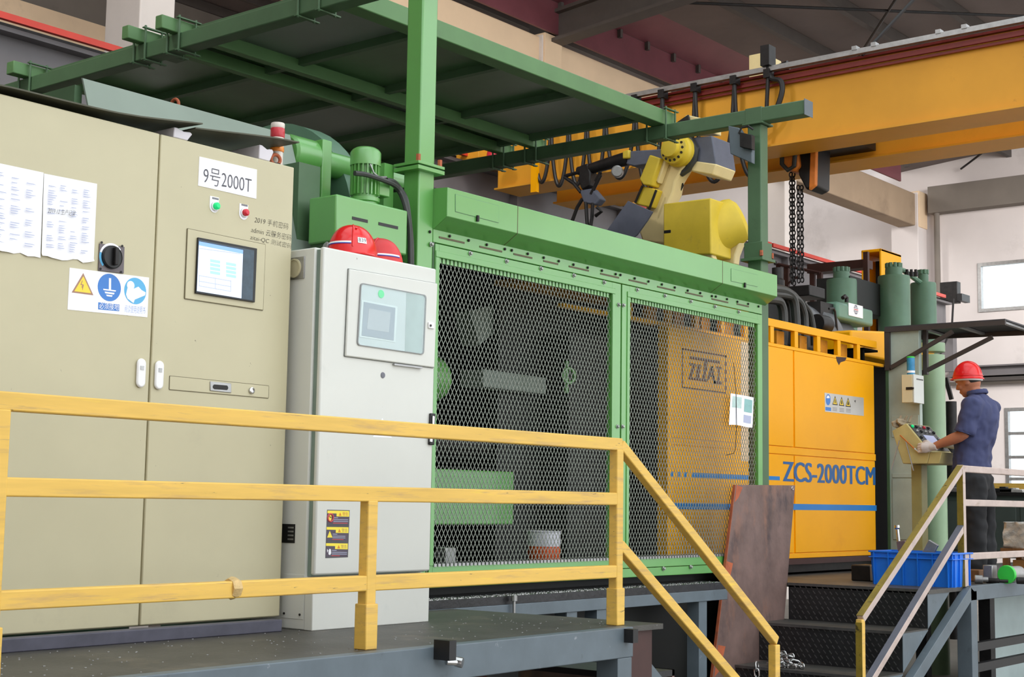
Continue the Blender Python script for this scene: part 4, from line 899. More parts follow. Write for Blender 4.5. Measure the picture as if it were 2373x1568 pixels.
# ================================================================ yellow machine enclosure behind the guard
ym = thing('yellow_machine_enclosure', 'bright yellow sheet metal machine enclosure with blue stripes and large blue lettering', 'machine', (10.8, 6.3, 0))
XA, XE = 7.72, 12.50
zy0, zy1 = .135, 2.085
zs0, zs1 = 1.885, 2.02                 # row of slots under the top rail
sx = P(1840, 900, y=YM).x
zh1, zh2 = P(1790, 1050, y=YM).z, P(1790, 1033, y=YM).z
def panel(xa, xb, za, zb): return box((xa, YM, za), (xb, YM+.03, zb)).build('panel', m_yel, ym, bevel=.004)
x0p = 10.12
for xa, xb in ((x0p, sx-.012), (sx+.012, XE-.02)):
    panel(xa, xb, zh2+.006, zs0-.03); panel(xa, xb, zy0+.045, zh1-.006)
box((x0p, YM+.012, zy0), (XE, YM+.06, zs0)).build('backing_frame', m_yel, ym)
box((x0p, YM, zy0), (XE, YM+.03, zy0+.04)).build('bottom_rail', m_yel, ym, bevel=.003)
box((x0p, YM, zh1), (XE, YM+.03, zh2)).build('middle_rail', m_yel, ym, bevel=.003)
box((XA, YM-.0, zs0-.028), (XE+.2, YM+.05, zs0)).build('slot_rail', m_yel, ym, bevel=.003)
box((XA, YM-.0, zs1), (XE+.05, YM+.05, zy1)).build('top_rail', m_yel, ym, bevel=.003)
for k, px_ in enumerate((1461, 1553, 1616, 1676, 1730, 1790, 1846, 1898, 1945, 1990)):
    x = P(px_, 800, y=YM).x if px_ > 1780 else P(px_, 760, y=YM).x
    box((x-.03, YM, zs0), (x+.03, YM+.04, zs1)).build('slot_post', m_yel, ym, bevel=.003)
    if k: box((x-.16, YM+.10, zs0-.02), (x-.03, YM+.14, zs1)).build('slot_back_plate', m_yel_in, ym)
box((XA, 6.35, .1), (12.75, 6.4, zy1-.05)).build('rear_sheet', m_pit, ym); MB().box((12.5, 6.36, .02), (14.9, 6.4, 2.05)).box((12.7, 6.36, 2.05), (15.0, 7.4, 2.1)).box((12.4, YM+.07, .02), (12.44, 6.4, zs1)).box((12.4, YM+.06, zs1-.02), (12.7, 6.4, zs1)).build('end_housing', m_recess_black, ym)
box((x0p, YM+.03, .02), (12.6, 6.4, zy0)).build('base_skid', m_iron, ym); box((x0p, YM-.0, .085), (12.5, YM+.02, zy0-.002)).build('base_trim', m_red_brown, ym)
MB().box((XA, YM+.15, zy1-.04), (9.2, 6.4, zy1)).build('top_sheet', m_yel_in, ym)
for k in range(3): box((9.0+k*.55, YM+.2, zs0-.02), (9.28+k*.55, YM+.5, zs1+.02)).build('inner_block', m_iron, ym)
# painted damage
g = MB(); flat(g, [(1937, 826), (1962, 828), (1958, 836), (1948, 839), (1944, 846), (1939, 836)], YM-.0, .0006); g.build('scraped_patch', m_red_brown, ym)
# sliding door with the maker's mark
Yd = 5.70; xd0, xd1 = 8.855, 10.06; zd0, zd1 = .2, 1.845
sd_ = box((xd0, Yd, zd0), (xd1, Yd+.09, zd1)).build('sliding_door', m_yel, ym, bevel=.005)
for za in (P(1600, 765, y=Yd).z, P(1560, 1013, y=Yd).z, P(1560, 1029, y=Yd).z): box((xd0+.05, Yd-.001, za-.004), (xd1, Yd+.002, za+.001)).build('door_seam', m_yel_in, sd_)
box((xd1-.17, Yd-.0015, .9), (xd1, Yd, zd1-.02)).build('pale_edge_strip', mat('pale_primer_strip', (240, 206, 164), .4, var=.05), sd_)
lz0, lz1 = 1.404, 1.697; lx0, lx1 = 9.038, 9.67
g = MB(); w = .012
for a, b in (((lx0, lz0), (lx1, lz0+w)), ((lx0, lz1-w), (lx1, lz1)), ((lx0, lz0), (lx0+w*1.3, lz1)), ((lx1-w*1.3, lz0), (lx1, lz1))): g.box((a[0], Yd-.0008, a[1]), (b[0], Yd, b[1]))
g.build('logo_frame', m_logo, sd_, smooth=False)
def lg_(pts, Y=Yd): return [V((lx0+(lx1-lx0)*u, Y, lz0+(lz1-lz0)*v)) for u, v in pts]
g = MB()
for pts in ([(.16, .76), (.86, .76), (.86, .83), (.16, .83)], [(.16, .66), (.31, .66), (.31, .62), (.22, .30), (.30, .30), (.30, .24), (.14, .24), (.14, .28), (.22, .60), (.18, .58), (.16, .58)],
            [(.34, .66), (.43, .66), (.37, .30), (.30, .30)], [(.30, .24), (.56, .24), (.57, .31), (.30, .31)], [(.50, .76), (.57, .76), (.52, .31), (.45, .31)],
            [(.56, .30), (.64, .66), (.69, .66), (.66, .50), (.63, .44), (.60, .30)], [(.64, .66), (.69, .66), (.76, .22), (.70, .22)], [(.60, .38), (.72, .38), (.71, .43), (.61, .43)],
            [(.70, .22), (.90, .22), (.90, .30), (.70, .30)], [(.79, .30), (.83, .30), (.86, .62), (.81, .62)], [(.77, .62), (.90, .62), (.90, .68), (.77, .68)]):
    g.prism(lg_(pts), (0, -.001, 0))
g.build('logo_lettering', m_logo, sd_, smooth=False)
# blue stripes
zA0, zA1 = P(1700, 1110, y=Yd).z, P(1700, 1099, y=Yd).z
xs_ = P(1604, 1097, y=Yd).x
for pxs in ((1555, 1560), (1570, 1576), (1585, 1592)):
    box((P(pxs[0], 1095, y=Yd).x, Yd-.001, zA0), (P(pxs[1], 1095, y=Yd).x, Yd, zA1)).build('stripe_dash', m_stripe, sd_)
box((xs_, Yd-.001, zA0), (xd1, Yd, zA1)).build('blue_stripe', m_stripe, sd_)
zB0, zB1 = P(1640, 1180, y=Yd).z, P(1640, 1166, y=Yd).z
box((xd0+.02, Yd-.001, zB0), (xd1, Yd, zB1)).build('blue_stripe', m_stripe, sd_)
box((x0p, YM-.001, P(1795, 1112, y=YM).z), (P(1807, 1107, y=YM).x, YM, P(1795, 1103, y=YM).z)).build('blue_stripe', m_stripe, ym)
box((x0p, YM-.001, P(1845, 1181, y=YM).z), (XE, YM, P(1845, 1167, y=YM).z)).build('blue_stripe', m_stripe, ym)
a = P(1815, 1115, y=YM); text('ZCS-2000TCM', a+V((0, -.001, 0)), V((12.47-a.x, 0, 0)), (0, 0, .165), m_letter, 'model_lettering', ym, bold=.011)
# safety plate
def q7(x, y): return (1890+x*170/2373, 880+y*170/2373)
sp_ = flat(MB(), [q7(285, 410), q7(1550, 575), q7(1555, 1165), q7(300, 1025)], YM, .002).build('safety_plate', mat('brushed_plate', (206, 204, 200), .35, metal=.45, var=.05), ym)
Y7 = YM-.002
g = MB(); pts = [q7(405+78*cos(2*pi*k/24), 640+180*sin(2*pi*k/24)) for k in range(24)]; flat(g, pts, Y7, .0005).build('helmet_disc', m_signblue, sp_)
flat(MB(), [q7(405+50*cos(pi*k/10), 590-90*sin(pi*k/10)) for k in range(11)], Y7-.0006, .0005).build('helmet_pictogram', m_paper, sp_)
for k, x in enumerate((630, 842, 1052)):
    y = 660+k*30
    flat(MB(), [q7(x, y-150), q7(x+88, y+160), q7(x-88, y+140)], Y7, .0005).build('triangle_border', m_iron, sp_)
    flat(MB(), [q7(x, y-95), q7(x+62, y+128), q7(x-62, y+112)], Y7-.0006, .0005).build('triangle_field', m_signyel, sp_)
    flat(MB(), [q7(x-8, y-30), q7(x+10, y-28), q7(x+16+k*8, y+90), q7(x-12-k*8, y+88)], Y7-.0012, .0005).build('pictogram', m_iron, sp_)
flat(MB(), [q7(1250, 670), q7(1300, 655), q7(1280, 740)], Y7, .0005).build('arrow_mark', m_black, sp_)
flat(MB(), [q7(320, 870), q7(500, 895), q7(500, 1005), q7(320, 985)], Y7, .0005).build('caption_block', m_signblue, sp_)
g = MB()
for x in (545, 770, 985):
    for r in range(3): flat(g, [q7(x, 890+r*45+(x-545)*.1), q7(x+150, 905+r*45+(x-545)*.1), q7(x+150, 917+r*45+(x-545)*.1), q7(x, 902+r*45+(x-545)*.1)], Y7, .0004)
g.build('caption_lines', m_ink, sp_)
# ---------------------------------------------------------------- hydraulics on top of the yellow machine
hy = thing('hydraulic_cylinders', 'group of three tall dark green hydraulic cylinders with bolted caps above the yellow machine', 'hydraulic unit', (14.6, 7.0, 0))
YH = 6.9
def vcyl(pl, pr, ptop, pcap, pcl, pcr, nb, Y, zb=2.1):
    a, b = P(pl, ptop, y=Y), P(pr, ptop, y=Y); cx, r = (a.x+b.x)/2, None
    dpt = V((cx, Y, a.z)).dot(fw); r = (pr-pl)/2*dpt/FPX
    z1 = P((pl+pr)/2, ptop, y=Y).z; z2 = P((pl+pr)/2, pcap, y=Y).z; rc = (pcr-pcl)/2*dpt/FPX
    o = MB().lathe((cx, Y, zb), (0, 0, 1), [(r, 0), (r, z1-zb-.02), (r*.97, z1-zb)], 40).build('cylinder', m_press, hy)
    MB().lathe((cx, Y, z1-.0), (0, 0, 1), [(rc, 0), (rc, z2-z1-.03), (rc*.96, z2-z1)], 32).build('cap', m_press, o)
    bb = None
    for k in range(nb):
        t = 2*pi*k/nb; p = (cx+rc*.8*cos(t), Y+rc*.8*sin(t))
        if bb is None: bb = MB().cyl((*p, z2), (*p, z2+.05), .022, 8).build('cap_bolt', m_press, o); q0 = p
        else: twin(bb, (p[0]-q0[0], p[1]-q0[1], 0), o)
    return cx
c2x = vcyl(2034, 2107, 640, 620, 2051, 2090, 10, YH)
c3x = vcyl(2110, 2168, 656, 635, 2124, 2148, 8, YH+.15, FZ)
c1x = vcyl(1915, 1984, 648, 630, 1934, 1972, 10, YH+.2)
box((c1x, YH+.1, 2.7), (c2x+.1, YH+.5, P(2000, 662, y=YH+.3).z)).build('manifold', m_pit, hy)
MB().ring([(c2x+.2, YH+.05, 3.28), (c2x+.5, YH+.1, 3.3), (c3x, YH+.15, 3.22)], .03, 8).build('pipe', m_press, hy)
for px_ in (2102, 2112, 2122):
    c = P(px_, 630, y=YH); MB().lathe(c+V((0, 0, -.05)), (0, 0, 1), [(.03, 0), (.03, .05), (.018, .05), (.018, .08)], 8).build('pipe_fitting', m_iron, hy)
a, b = P(1942, 697, y=6.55), P(2025, 757, y=6.55)
tk = MB().box((a.x, 6.55, b.z), (b.x, 6.95, a.z)).build('oil_tank', m_teal, hy, bevel=.03)
box((a.x-.28, 6.6, b.z), (a.x, 6.95, a.z-.03)).build('tank_end', m_iron, hy)
lp0, lp1 = P(1966, 701, y=6.548), P(1999, 738, y=6.548)
box((lp0.x, 6.544, lp1.z), (lp1.x, 6.549, lp0.z)).build('maker_plate', m_paper, tk)
cc = V(((lp0.x+lp1.x)/2, 6.5435, (lp0.z+lp1.z)/2+.01)); R_ = (lp0.z-lp1.z)*.33
MB().cyl(cc, cc+V((0, -.0006, 0)), R_*1.15, 28).build('globe_disc', mat('globe_navy', (52, 58, 92), .5), tk)
g = MB()
for k in (-.5, 0, .5): g.box((cc.x-R_*sqrt(1-k*k)*1.1, cc.y-.0012, cc.z+k*R_*1.2-.003), (cc.x+R_*sqrt(1-k*k)*1.1, cc.y-.0007, cc.z+k*R_*1.2+.003)); g.box((cc.x+k*R_*1.2-.003, cc.y-.0012, cc.z-R_*sqrt(1-k*k)*1.1), (cc.x+k*R_*1.2+.003, cc.y-.0007, cc.z+R_*sqrt(1-k*k)*1.1))
g.build('globe_lines', m_paper, tk)
MB().box((cc.x-R_*1.3, cc.y-.0016, cc.z-R_*.26), (cc.x+R_*1.3, cc.y-.0012, cc.z+R_*.26)).build('globe_band', m_paper, tk)
MB().box((cc.x-R_*1.1, cc.y-.002, cc.z-R_*.12), (cc.x+R_*1.1, cc.y-.0017, cc.z+R_*.12)).build('red_lettering_band', m_labr, tk)
MB().ring([P(1953, 690, y=6.5), P(1958, 686, y=6.5), P(1962, 690, y=6.5), P(1962, 700, y=6.5)], .02, 8).build('tank_eye', m_iron, hy)
MB().ring([P(1921, 715, y=6.5), P(1932, 714, y=6.5), P(1935, 722, y=6.5), P(1940, 765, y=6.5)], .012, 6).build('thin_pipe', m_cable, hy)
yb_ = thing('yellow_fork_bracket', 'yellow box-shaped bracket standing above the green cylinders', 'bracket', (17.9, 8.1, FZ))
a = P(2042, 575, y=8.0)
MB().box((a.x, 8.0, 2.6), (a.x+.62, 8.03, a.z)).box((a.x, 8.25, 2.6), (a.x+.62, 8.28, a.z-.01)).box((a.x, 8.0, a.z-.04), (a.x+.62, 8.28, a.z)).build('fork_plate', m_yel, yb_, bevel=.01)
box((a.x+.35, 8.04, 2.6), (a.x+.6, 8.24, a.z-.1)).build('inner_shaft', m_iron, yb_); box((a.x+.05, 8.02, FZ), (a.x+.55, 8.26, 2.6)).build('stand', m_press, yb_)
rbm = thing('red_brown_beam', 'red-brown steel beam carried on thin posts behind the green cylinders', 'beam', (16, 8.6, 0))
MB().prism([P(1870, 612, x=16.4), P(2006, 600, x=16.4), P(2006, 619, x=16.4), P(1870, 633, x=16.4)], (.2, 0, 0)).build('beam', m_red_brown, rbm)
for px_, yt in ((1803, 610), (1821, 617), (1881, 631), (1898, 631), (2005, 583)):
    a = P(px_, yt, x=16.3); MB().box((a.x, a.y-.03, 0), (a.x+.05, a.y+.03, a.z)).build('post', m_red_brown, rbm)
MB().ring([P(1803, 612, x=16.3), P(1830, 618, x=16.3), P(1900, 632, x=16.3)], .02, 6).ring([P(1821, 660, x=16.3), P(1850, 640, x=16.3)], .015, 6).build('handrail', m_red_brown, rbm)
# black hoses and pump drum left of the tank
hp_ = thing('hose_bundle', 'bundle of thick black hydraulic hoses arching over the yellow machine beside the guard', 'hoses', (11.3, 6.1, 0))
for k, (pts, r) in enumerate((([(1700, 672), (1775, 668), (1815, 672), (1837, 690), (1844, 730), (1846, 800)], .05), ([(1700, 680), (1790, 676), (1830, 680), (1851, 705), (1856, 740), (1858, 810)], .05), ([(1700, 690), (1760, 682), (1800, 684), (1822, 700), (1828, 740), (1829, 800)], .055), ([(1700, 684), (1775, 680), (1842, 690), (1862, 720), (1866, 760), (1864, 820)], .04), ([(1860, 700), (1876, 725), (1884, 760), (1886, 800)], .035), ([(1866, 715), (1880, 740), (1890, 775), (1893, 800)], .025), ([(1700, 700), (1790, 694), (1812, 710), (1816, 760), (1814, 800)], .05))):
    MB().ring(curve([P(a, b, y=6.05+.05*(k % 3)) for a, b in pts]), r*.8, 10).build('hose', m_rubber, hp_)
pd = thing('pump_drum', 'grey ribbed pump drum with its axis along the machine, behind the black hoses', 'pump', (12.2, 6.9, 0))
c = P(1815, 770, y=6.9); MB().lathe((c.x-.5, 6.9, c.z-.08), (1, 0, 0), [(.40, 0), (.42, .02), (.42, .55), (.40, .57), (.40, .75), (.42, .77), (.42, 1.0), (.34, 1.05), (.34, 1.5), (.2, 1.55), (.2, 1.8)], 40).build('drum', mat('grey_drum_paint', (96, 98, 102), .45, var=.15, scale=6), pd)
box((c.x-.4, 6.7, 0), (c.x+1.0, 7.1, c.z-.45)).build('drum_stand', m_iron, pd)
c = P(1908, 752, y=6.4); MB().lathe((c.x-.15, 6.4, c.z), (1, 0, 0), [(.085, 0), (.09, .02), (.09, .2), (.07, .22)], 24).build('motor_end', m_iron, pd)
for z_, yy in ((.30, 6.62), (.05, 6.5)): MB().lathe((c.x-.5, yy, c.z+z_-.02), (0, 0, 1), [(.07, 0), (.07, .1), (.05, .12), (.05, .22)], 16).build('valve_block', m_iron, pd)
yc = thing('yellow_cover', 'low yellow curved cover lying between the slotted rail and the green tank', 'cover', (13.6, 6.3, 2.1))
a = P(1960, 762, y=6.2); MB().prism([(12.65, 6.1, 2.0), (14.6, 6.1, 2.0), (14.6, 6.1, 2.24), (13.6, 6.1, 2.30), (12.65, 6.1, 2.22)], (0, .6, 0)).build('cover_sheet', m_yel, yc, bevel=.02)
# ================================================================ gantry robot on top
XR0 = 11.0
rp = thing('industrial_robot', 'worn yellow robot arm with cream forearm reaching left above the green guard', 'robot', (11.2, 6.9, 2.2))
def rpoly(pts, X, d, name, mm, par=None, bev=.012): return MB().prism([P(a, b, x=X) for a, b in pts], (d, 0, 0)).build(name, mm, par or rp, bevel=bev)
rpoly([(1537, 472), (1647, 458), (1647, 588), (1537, 592)], XR0-.25, .35, 'base_box', m_robot)
rpoly([(1537, 532), (1556, 530), (1556, 541), (1537, 543)], XR0-.252, .05, 'cable_notch', m_iron)
c0, c1 = P(1640, 541, x=XR0+.0), P(1722, 503, x=XR0+.18)
ax = (c1-c0).normalized()
MB().lathe(c0-ax*.1, ax, [(.20, 0), (.215, .02), (.215, (c1-c0).length-.0), (.20, (c1-c0).length+.05), (.16, (c1-c0).length+.08), (.155, (c1-c0).length+.085), (.15, (c1-c0).length+.075), (0, (c1-c0).length+.075)], 36).build('balance_cylinder', m_robot, rp)
rpoly([(1575, 588), (1630, 588), (1650, 640), (1560, 640)], XR0-.1, .3, 'pedestal', m_robot)
rpoly([(1617, 570), (1640, 566), (1655, 605), (1630, 612)], XR0-.2, .08, 'bracket_arm', m_robot_cr); rpoly([(1660, 590), (1690, 572), (1708, 552), (1715, 560), (1703, 590), (1700, 612), (1660, 606)], XR0+.1, .1, 'bracket_arm', m_robot_cr)
rpoly([(1500, 640), (1660, 640), (1660, 760), (1500, 760)], XR0-.4, .9, 'riser_block', m_press)
# lower arm
rpoly([(1488, 560), (1478, 530), (1500, 470), (1535, 395), (1552, 360), (1590, 350), (1596, 372), (1578, 398), (1565, 420), (1560, 446), (1549, 470), (1545, 510), (1540, 565)], XR0-.02, .16, 'lower_arm', m_robot_cr, bev=.02)
rpoly([(1481, 415), (1505, 358), (1530, 366), (1518, 400), (1508, 430), (1490, 428)], XR0-.16, .14, 'arm_motor_cover', m_robot)
rpoly([(1513, 412), (1531, 368), (1543, 372), (1524, 425)], XR0-.10, .08, 'arm_rib', m_robot_cr)
rpoly([(1484, 430), (1522, 438), (1506, 480), (1470, 472)], XR0-.12, .12, 'arm_lower_cover', m_robot)
for a, b in (((1489, 430), (1472, 470)), ((1521, 440), (1504, 486))): MB().ring([P(*a, x=XR0-.14), P(*b, x=XR0-.14)], .012, 8).build('guide_rod', m_iron, rp)
c = P(1565, 347, x=XR0-.1)
MB().lathe(c+V((.22, 0, 0)), (-1, 0, 0), [(.145, 0), (.145, .18), (.13, .20), (.13, .26), (.08, .28), (.08, .33), (.055, .335), (0, .335)], 36).build('elbow_joint', m_robot, rp)
bb = None
for k in range(14):
    t = 2*pi*k/14; p = (c.y+.105*cos(t), c.z+.105*sin(t))
    if bb is None: bb = MB().cyl((c.x-.04, *p), (c.x-.055, *p), .012, 8).build('joint_bolt', m_iron, rp); p0 = p
    else: twin(bb, (0, p[0]-p0[0], p[1]-p0[1]), rp)
t_ = [P(1598, 320, x=XR0+.02), P(1612, 345, x=XR0+.02), P(1608, 370, x=XR0+.02), P(1593, 392, x=XR0+.02), P(1578, 402, x=XR0+.02)]
MB().ring(t_, .035, 8).build('cable_hose', m_rubber, rp)
rpoly([(1605, 318), (1650, 314), (1660, 382), (1618, 395)], XR0+.05, .35, 'elbow_motor_box', m_slate); rpoly([(1606, 372), (1661, 380), (1650, 405), (1600, 396)], XR0+.03, .34, 'elbow_motor_base', m_robot_cr)
rpoly([(1558, 300), (1590, 265), (1632, 275), (1632, 300)], XR0-.05, .3, 'elbow_top_cover', m_robot_cr)
rpoly([(1553, 292), (1595, 264), (1600, 285), (1570, 300)], XR0-.07, .02, 'top_cover_plate', m_iron)
# upper arm going left, wrist and gripper
rpoly([(1530, 345), (1550, 352), (1535, 375), (1470, 385), (1450, 380), (1455, 350)], XR0-.05, .2, 'upper_arm', m_slate)
MB().ring([P(1460, 366, x=XR0), P(1420, 376, x=XR0), P(1365, 392, x=XR0), P(1340, 396, x=XR0)], [.07, .06, .05, .04], 12).build('forearm_tube', m_iron, rp)
rpoly([(1442, 350), (1457, 346), (1457, 366), (1442, 368)], XR0-.08, .05, 'arm_sensor', m_robot)
c = P(1418, 394, x=XR0-.08); MB().lathe(c+V((.1, 0, 0)), (-1, -.6, -.2), [(.05, 0), (.055, .02), (.055, .14), (.045, .15)], 20).build('wrist_cylinder', m_alu, rp)
rpoly([(1342, 384), (1360, 378), (1368, 400), (1366, 430), (1348, 440), (1340, 420)], XR0-.05, .12, 'wrist', m_iron)
gr_ = rpoly([(1342, 440), (1372, 436), (1392, 460), (1380, 474), (1352, 470)], XR0-.04, .1, 'gripper_body', m_slate)
for pts in ([(1308, 408), (1345, 398)], [(1308, 410), (1330, 425), (1346, 445)], [(1350, 460), (1338, 480), (1325, 515)], [(1358, 468), (1360, 505), (1362, 530)], [(1374, 470), (1372, 505), (1368, 530)], [(1380, 420), (1392, 400)], [(1370, 450), (1392, 405)], [(1384, 480), (1394, 490), (1380, 500)]):
    MB().ring([P(a, b, x=XR0-.03) for a, b in pts], .018, 8).build('gripper_finger', m_iron, gr_)
sv = rpoly([(1405, 535), (1455, 465), (1512, 490), (1500, 510), (1475, 545), (1465, 552)], XR0-.3, .02, 'slate_shield', m_slate, bev=.003)
MB().ring([P(1575, 405, x=XR0+.1), P(1582, 430, x=XR0+.1), P(1572, 450, x=XR0+.1), P(1566, 465, x=XR0+.1)], .012, 6).build('cable', m_cable, rp)
# floodlight on the right post
fl_ = thing('floodlight', 'grey floodlight with a finned housing mounted on the right gantry post', 'floodlight', (9.45, 5.5, 2.9))
a = [P(1687, 291, x=9.40), P(1708, 296, x=9.40), P(1722, 345, x=9.40), P(1738, 372, x=9.40), P(1690, 355, x=9.40)]
MB().prism([P(1687, 291, x=9.40), P(1712, 296, x=9.40), P(1742, 345, x=9.40), P(1742, 378, x=9.40), P(1692, 356, x=9.40)], (.05, 0, 0)).build('lamp_frame', m_steel, fl_, bevel=.006)
MB().prism([P(1714, 306, x=9.36), P(1742, 312, x=9.36), P(1742, 346, x=9.36), P(1714, 340, x=9.36)], (.05, 0, 0)).build('gear_box', m_iron, fl_, bevel=.004)
MB().ring([P(1712, 310, x=9.39), P(1718, 296, x=9.39), P(1734, 292, x=9.39), P(1745, 300, x=9.39)], .008, 6).build('wire', m_cable, fl_)
# ================================================================ overhead crane
cr = thing('bridge_crane', 'yellow double girder bridge crane crossing the hall above the machines', 'crane', (13.6, 6, 4.2))
XG = 13.0; zgt = 4.945; zgb = 4.19
MB().box((XG, -3, zgb+.02), (XG+.36, 10.75, zgt)).build('front_girder', m_crane, cr, bevel=.01)
MB().box((XG-.06, -3, zgb-.0), (XG+.42, 10.75, zgb+.02)).build('front_girder_flange', m_crane, cr); MB().box((XG-.05, -3, zgt-.012), (XG+.41, 10.75, zgt+.012)).build('girder_top_flange', m_dkred, cr)
MB().box((XG+1.15, -3, zgb+.06), (XG+1.5, 10.75, zgt)).build('rear_girder', m_crane, cr, bevel=.01)
MB().box((XG+1.08, -3, zgb+.03), (XG+1.57, 10.75, zgb+.05)).build('rear_girder_flange', m_crane, cr)
MB().box((XG+.2, -3, zgt+.02), (XG+.26, 10.6, zgt+.08)).build('trolley_rail', m_iron, cr)
MB().box((XG-.35, 10.75, 4.52), (XG+2.9, 11.1, 4.95)).build('end_carriage', m_crane, cr, bevel=.01)
MB().box((XG-.2, 10.62, 4.62), (XG+3.2, 10.74, 4.70)).build('carriage_rail', m_yel_in, cr)
c = P(1142, 356, x=XG-.4); MB().lathe(c, (0, 0, 1), [(.07, -.06), (.07, .0), (.05, .05), (0, .07)], 16).build('red_lamp', m_rl, cr)
MB().box((c.x-.1, c.y-.1, c.z-.16), (c.x+.1, c.y+.1, c.z-.06)).build('lamp_box', m_iron, cr)
a = P(1235, 395, x=XG-.2); MB().box((a.x, a.y-.05, a.z-.25), (a.x+.05, a.y+.03, a.z+.12)).build('hanging_hook_bracket', m_yel, cr)
a = P(1480, 456, x=14.5); MB().box((XG+2.9, 10.7, 4.6), (XG+3.3, 10.9, 4.75)).build('carriage_buffer', m_iron, cr)
for k in range(3): MB().beam((XG-.03-.03*(k % 2), -3, zgt-.045-.035*k), (XG-.03-.03*(k % 2), 10.5, zgt-.045-.035*k), .03, .025).build('conductor_bar', m_dkred, cr)
# festoon track with cable loops
ft = thing('cable_festoon', 'black cable loops hanging from trolleys on the grey track along the crane girder', 'cable festoon', (XG-.14, 7, zgt))
MB().box((XG-.17, -3, zgt+.0), (XG-.11, 10.5, zgt+.05)).build('festoon_track', m_alu, ft)
trol = [(1781, 178), (1703, 200), (1612, 222), (1536, 236), (1474, 246)]
ys_ = [P(a, b, x=XG-.14).y for a, b in trol]+[9.1, 9.35, 9.6, 9.85, 10.1]
for y in (5.0, 5.25, 5.9, 6.1): box((XG-.18, y, zgt+.04), (XG-.10, y+.05, zgt+.08)).build('track_clip', m_alu, ft)
dip = [.95, 1.0, 1.0, 1.0, .98, .9, .92, .9, .88, .8]
for i, y in enumerate(ys_):
    box((XG-.19, y-.035, zgt-.07), (XG-.09, y+.035, zgt+.02)).build('trolley', m_iron, ft)
    if i == 0: continue
    y0 = ys_[i-1]; d = dip[i]*(1 if i < 5 else .9)
    def loop(t): return (XG-.15, y0+(y-y0)*(t-.0)+(-.0), zgt-.06-d*(1-(2*t-1)**2)**.62)
    w = abs(y0-y)
    MB().ring([loop(k/20) for k in range(21)], .022, 8).build('cable_loop', m_cable, ft)
y = ys_[0]
MB().ring(curve([(XG-.15, y, zgt+.24), (XG-.15, y-.02, zgt-.05), (XG-.17, y-.16, zgt-.14), (XG-.18, y-.16, zgt-.3), (XG-.18, y-.04, zgt-.52), (XG-.18, y+.15, zgt-.62)]), .028, 8).build('cable_end', m_cable, ft)
box((XG-.22, y-.05, zgt+.05), (XG-.08, y+.05, zgt+.26)).build('tow_arm', m_iron, ft)
# hoist trolley on the bridge and the chain hoist below it
ht = thing('hoist_trolley', 'cream trolley box standing on top of the yellow crane girder', 'trolley', (XG+.6, 7.2, zgt))
a, b = P(1735, 128, x=XG+.6), P(1770, 175, x=XG+.6)
box((a.x, b.y, zgt+.08), (a.x+.4, a.y, a.z)).build('drive_box', m_robot_cr, ht, bevel=.01)
MB().cyl((a.x-.1, b.y-.1, zgt+.2), (a.x-.1, b.y-.35, zgt+.25), .05).build('motor', m_iron, ht); box((a.x-.2, b.y-.8, zgt+.08), (a.x+1, a.y+.3, zgt+.16)).build('trolley_frame', m_red_brown, ht)
MB().ring([P(2135, -20, x=XG+.3), P(1998, 128, x=XG-.1)], .018, 6).build('inclined_rope', m_cable, ht)
hs = thing('chain_hoist', 'black and orange chain hoist hanging under the crane on long chains', 'hoist', (XG+.6, 7.1, 2.7))
XH = XG+.5
rp_h = lambda pts, X, d, nm, mm, bev=.01: MB().prism([P(a, b, x=X) for a, b in pts], (d, 0, 0)).build(nm, mm, hs, bevel=bev)
rp_h([(1810, 338), (1846, 334), (1852, 385), (1840, 396), (1812, 392), (1806, 380)], XH, .3, 'orange_cover', m_orange_h, .02)
MB().ring([P(1812, 345, x=XH-.02), P(1812, 380, x=XH-.02), P(1826, 394, x=XH-.02), P(1840, 385, x=XH-.02), P(1844, 340, x=XH-.02)], .025, 8).build('chain_guide', m_rubber, hs)
rp_h([(1848, 330), (1890, 328), (1888, 430), (1880, 434), (1868, 440), (1850, 405)], XH+.05, .35, 'black_body', m_black, .02)
rp_h([(1878, 330), (1891, 328), (1889, 428), (1874, 440)], XH+.0, .06, 'orange_side_plate', m_orange_h)
box((XG+.4, 6.5, zgb+.1), (XG+1.1, 7.4, zgb+.3)).build('suspension_frame', m_iron, hs)
def link_chain(px_, py0, py1, X, name, par, r=.0075, L=.062):
    a, b = P(px_, py0, x=X), P(px_-1, py1, x=X); m = MB(); n = int((a.z-b.z)/(L*.72)); y = (a.y+b.y)/2
    for k in range(n):
        z = a.z-(k+.5)*L*.72; o = []
        for j in range(10):
            t = 2*pi*j/10; u = .018*cos(t); w = (L/2-r*.5)*sin(t)
            o.append((X+(u if k % 2 else 0), y+(0 if k % 2 else u), z+w))
        m.ring(o, r, 5, closed=True)
    q = m.build(name, m_iron, par); q['kind'] = 'stuff'; return q
for px_, X in ((1834, XH+.1), (1840, XH+.2), (1851, XH+.1), (1859, XH+.2)): link_chain(px_, 400 if px_ < 1845 else 430, 662, X, 'chain', hs)
a, b = P(1797, 666, x=XH), P(1876, 684, x=XH)
box((XH-.0, b.y, b.z), (XH+.35, a.y, a.z)).build('hook_block', m_iron, hs, bevel=.01)
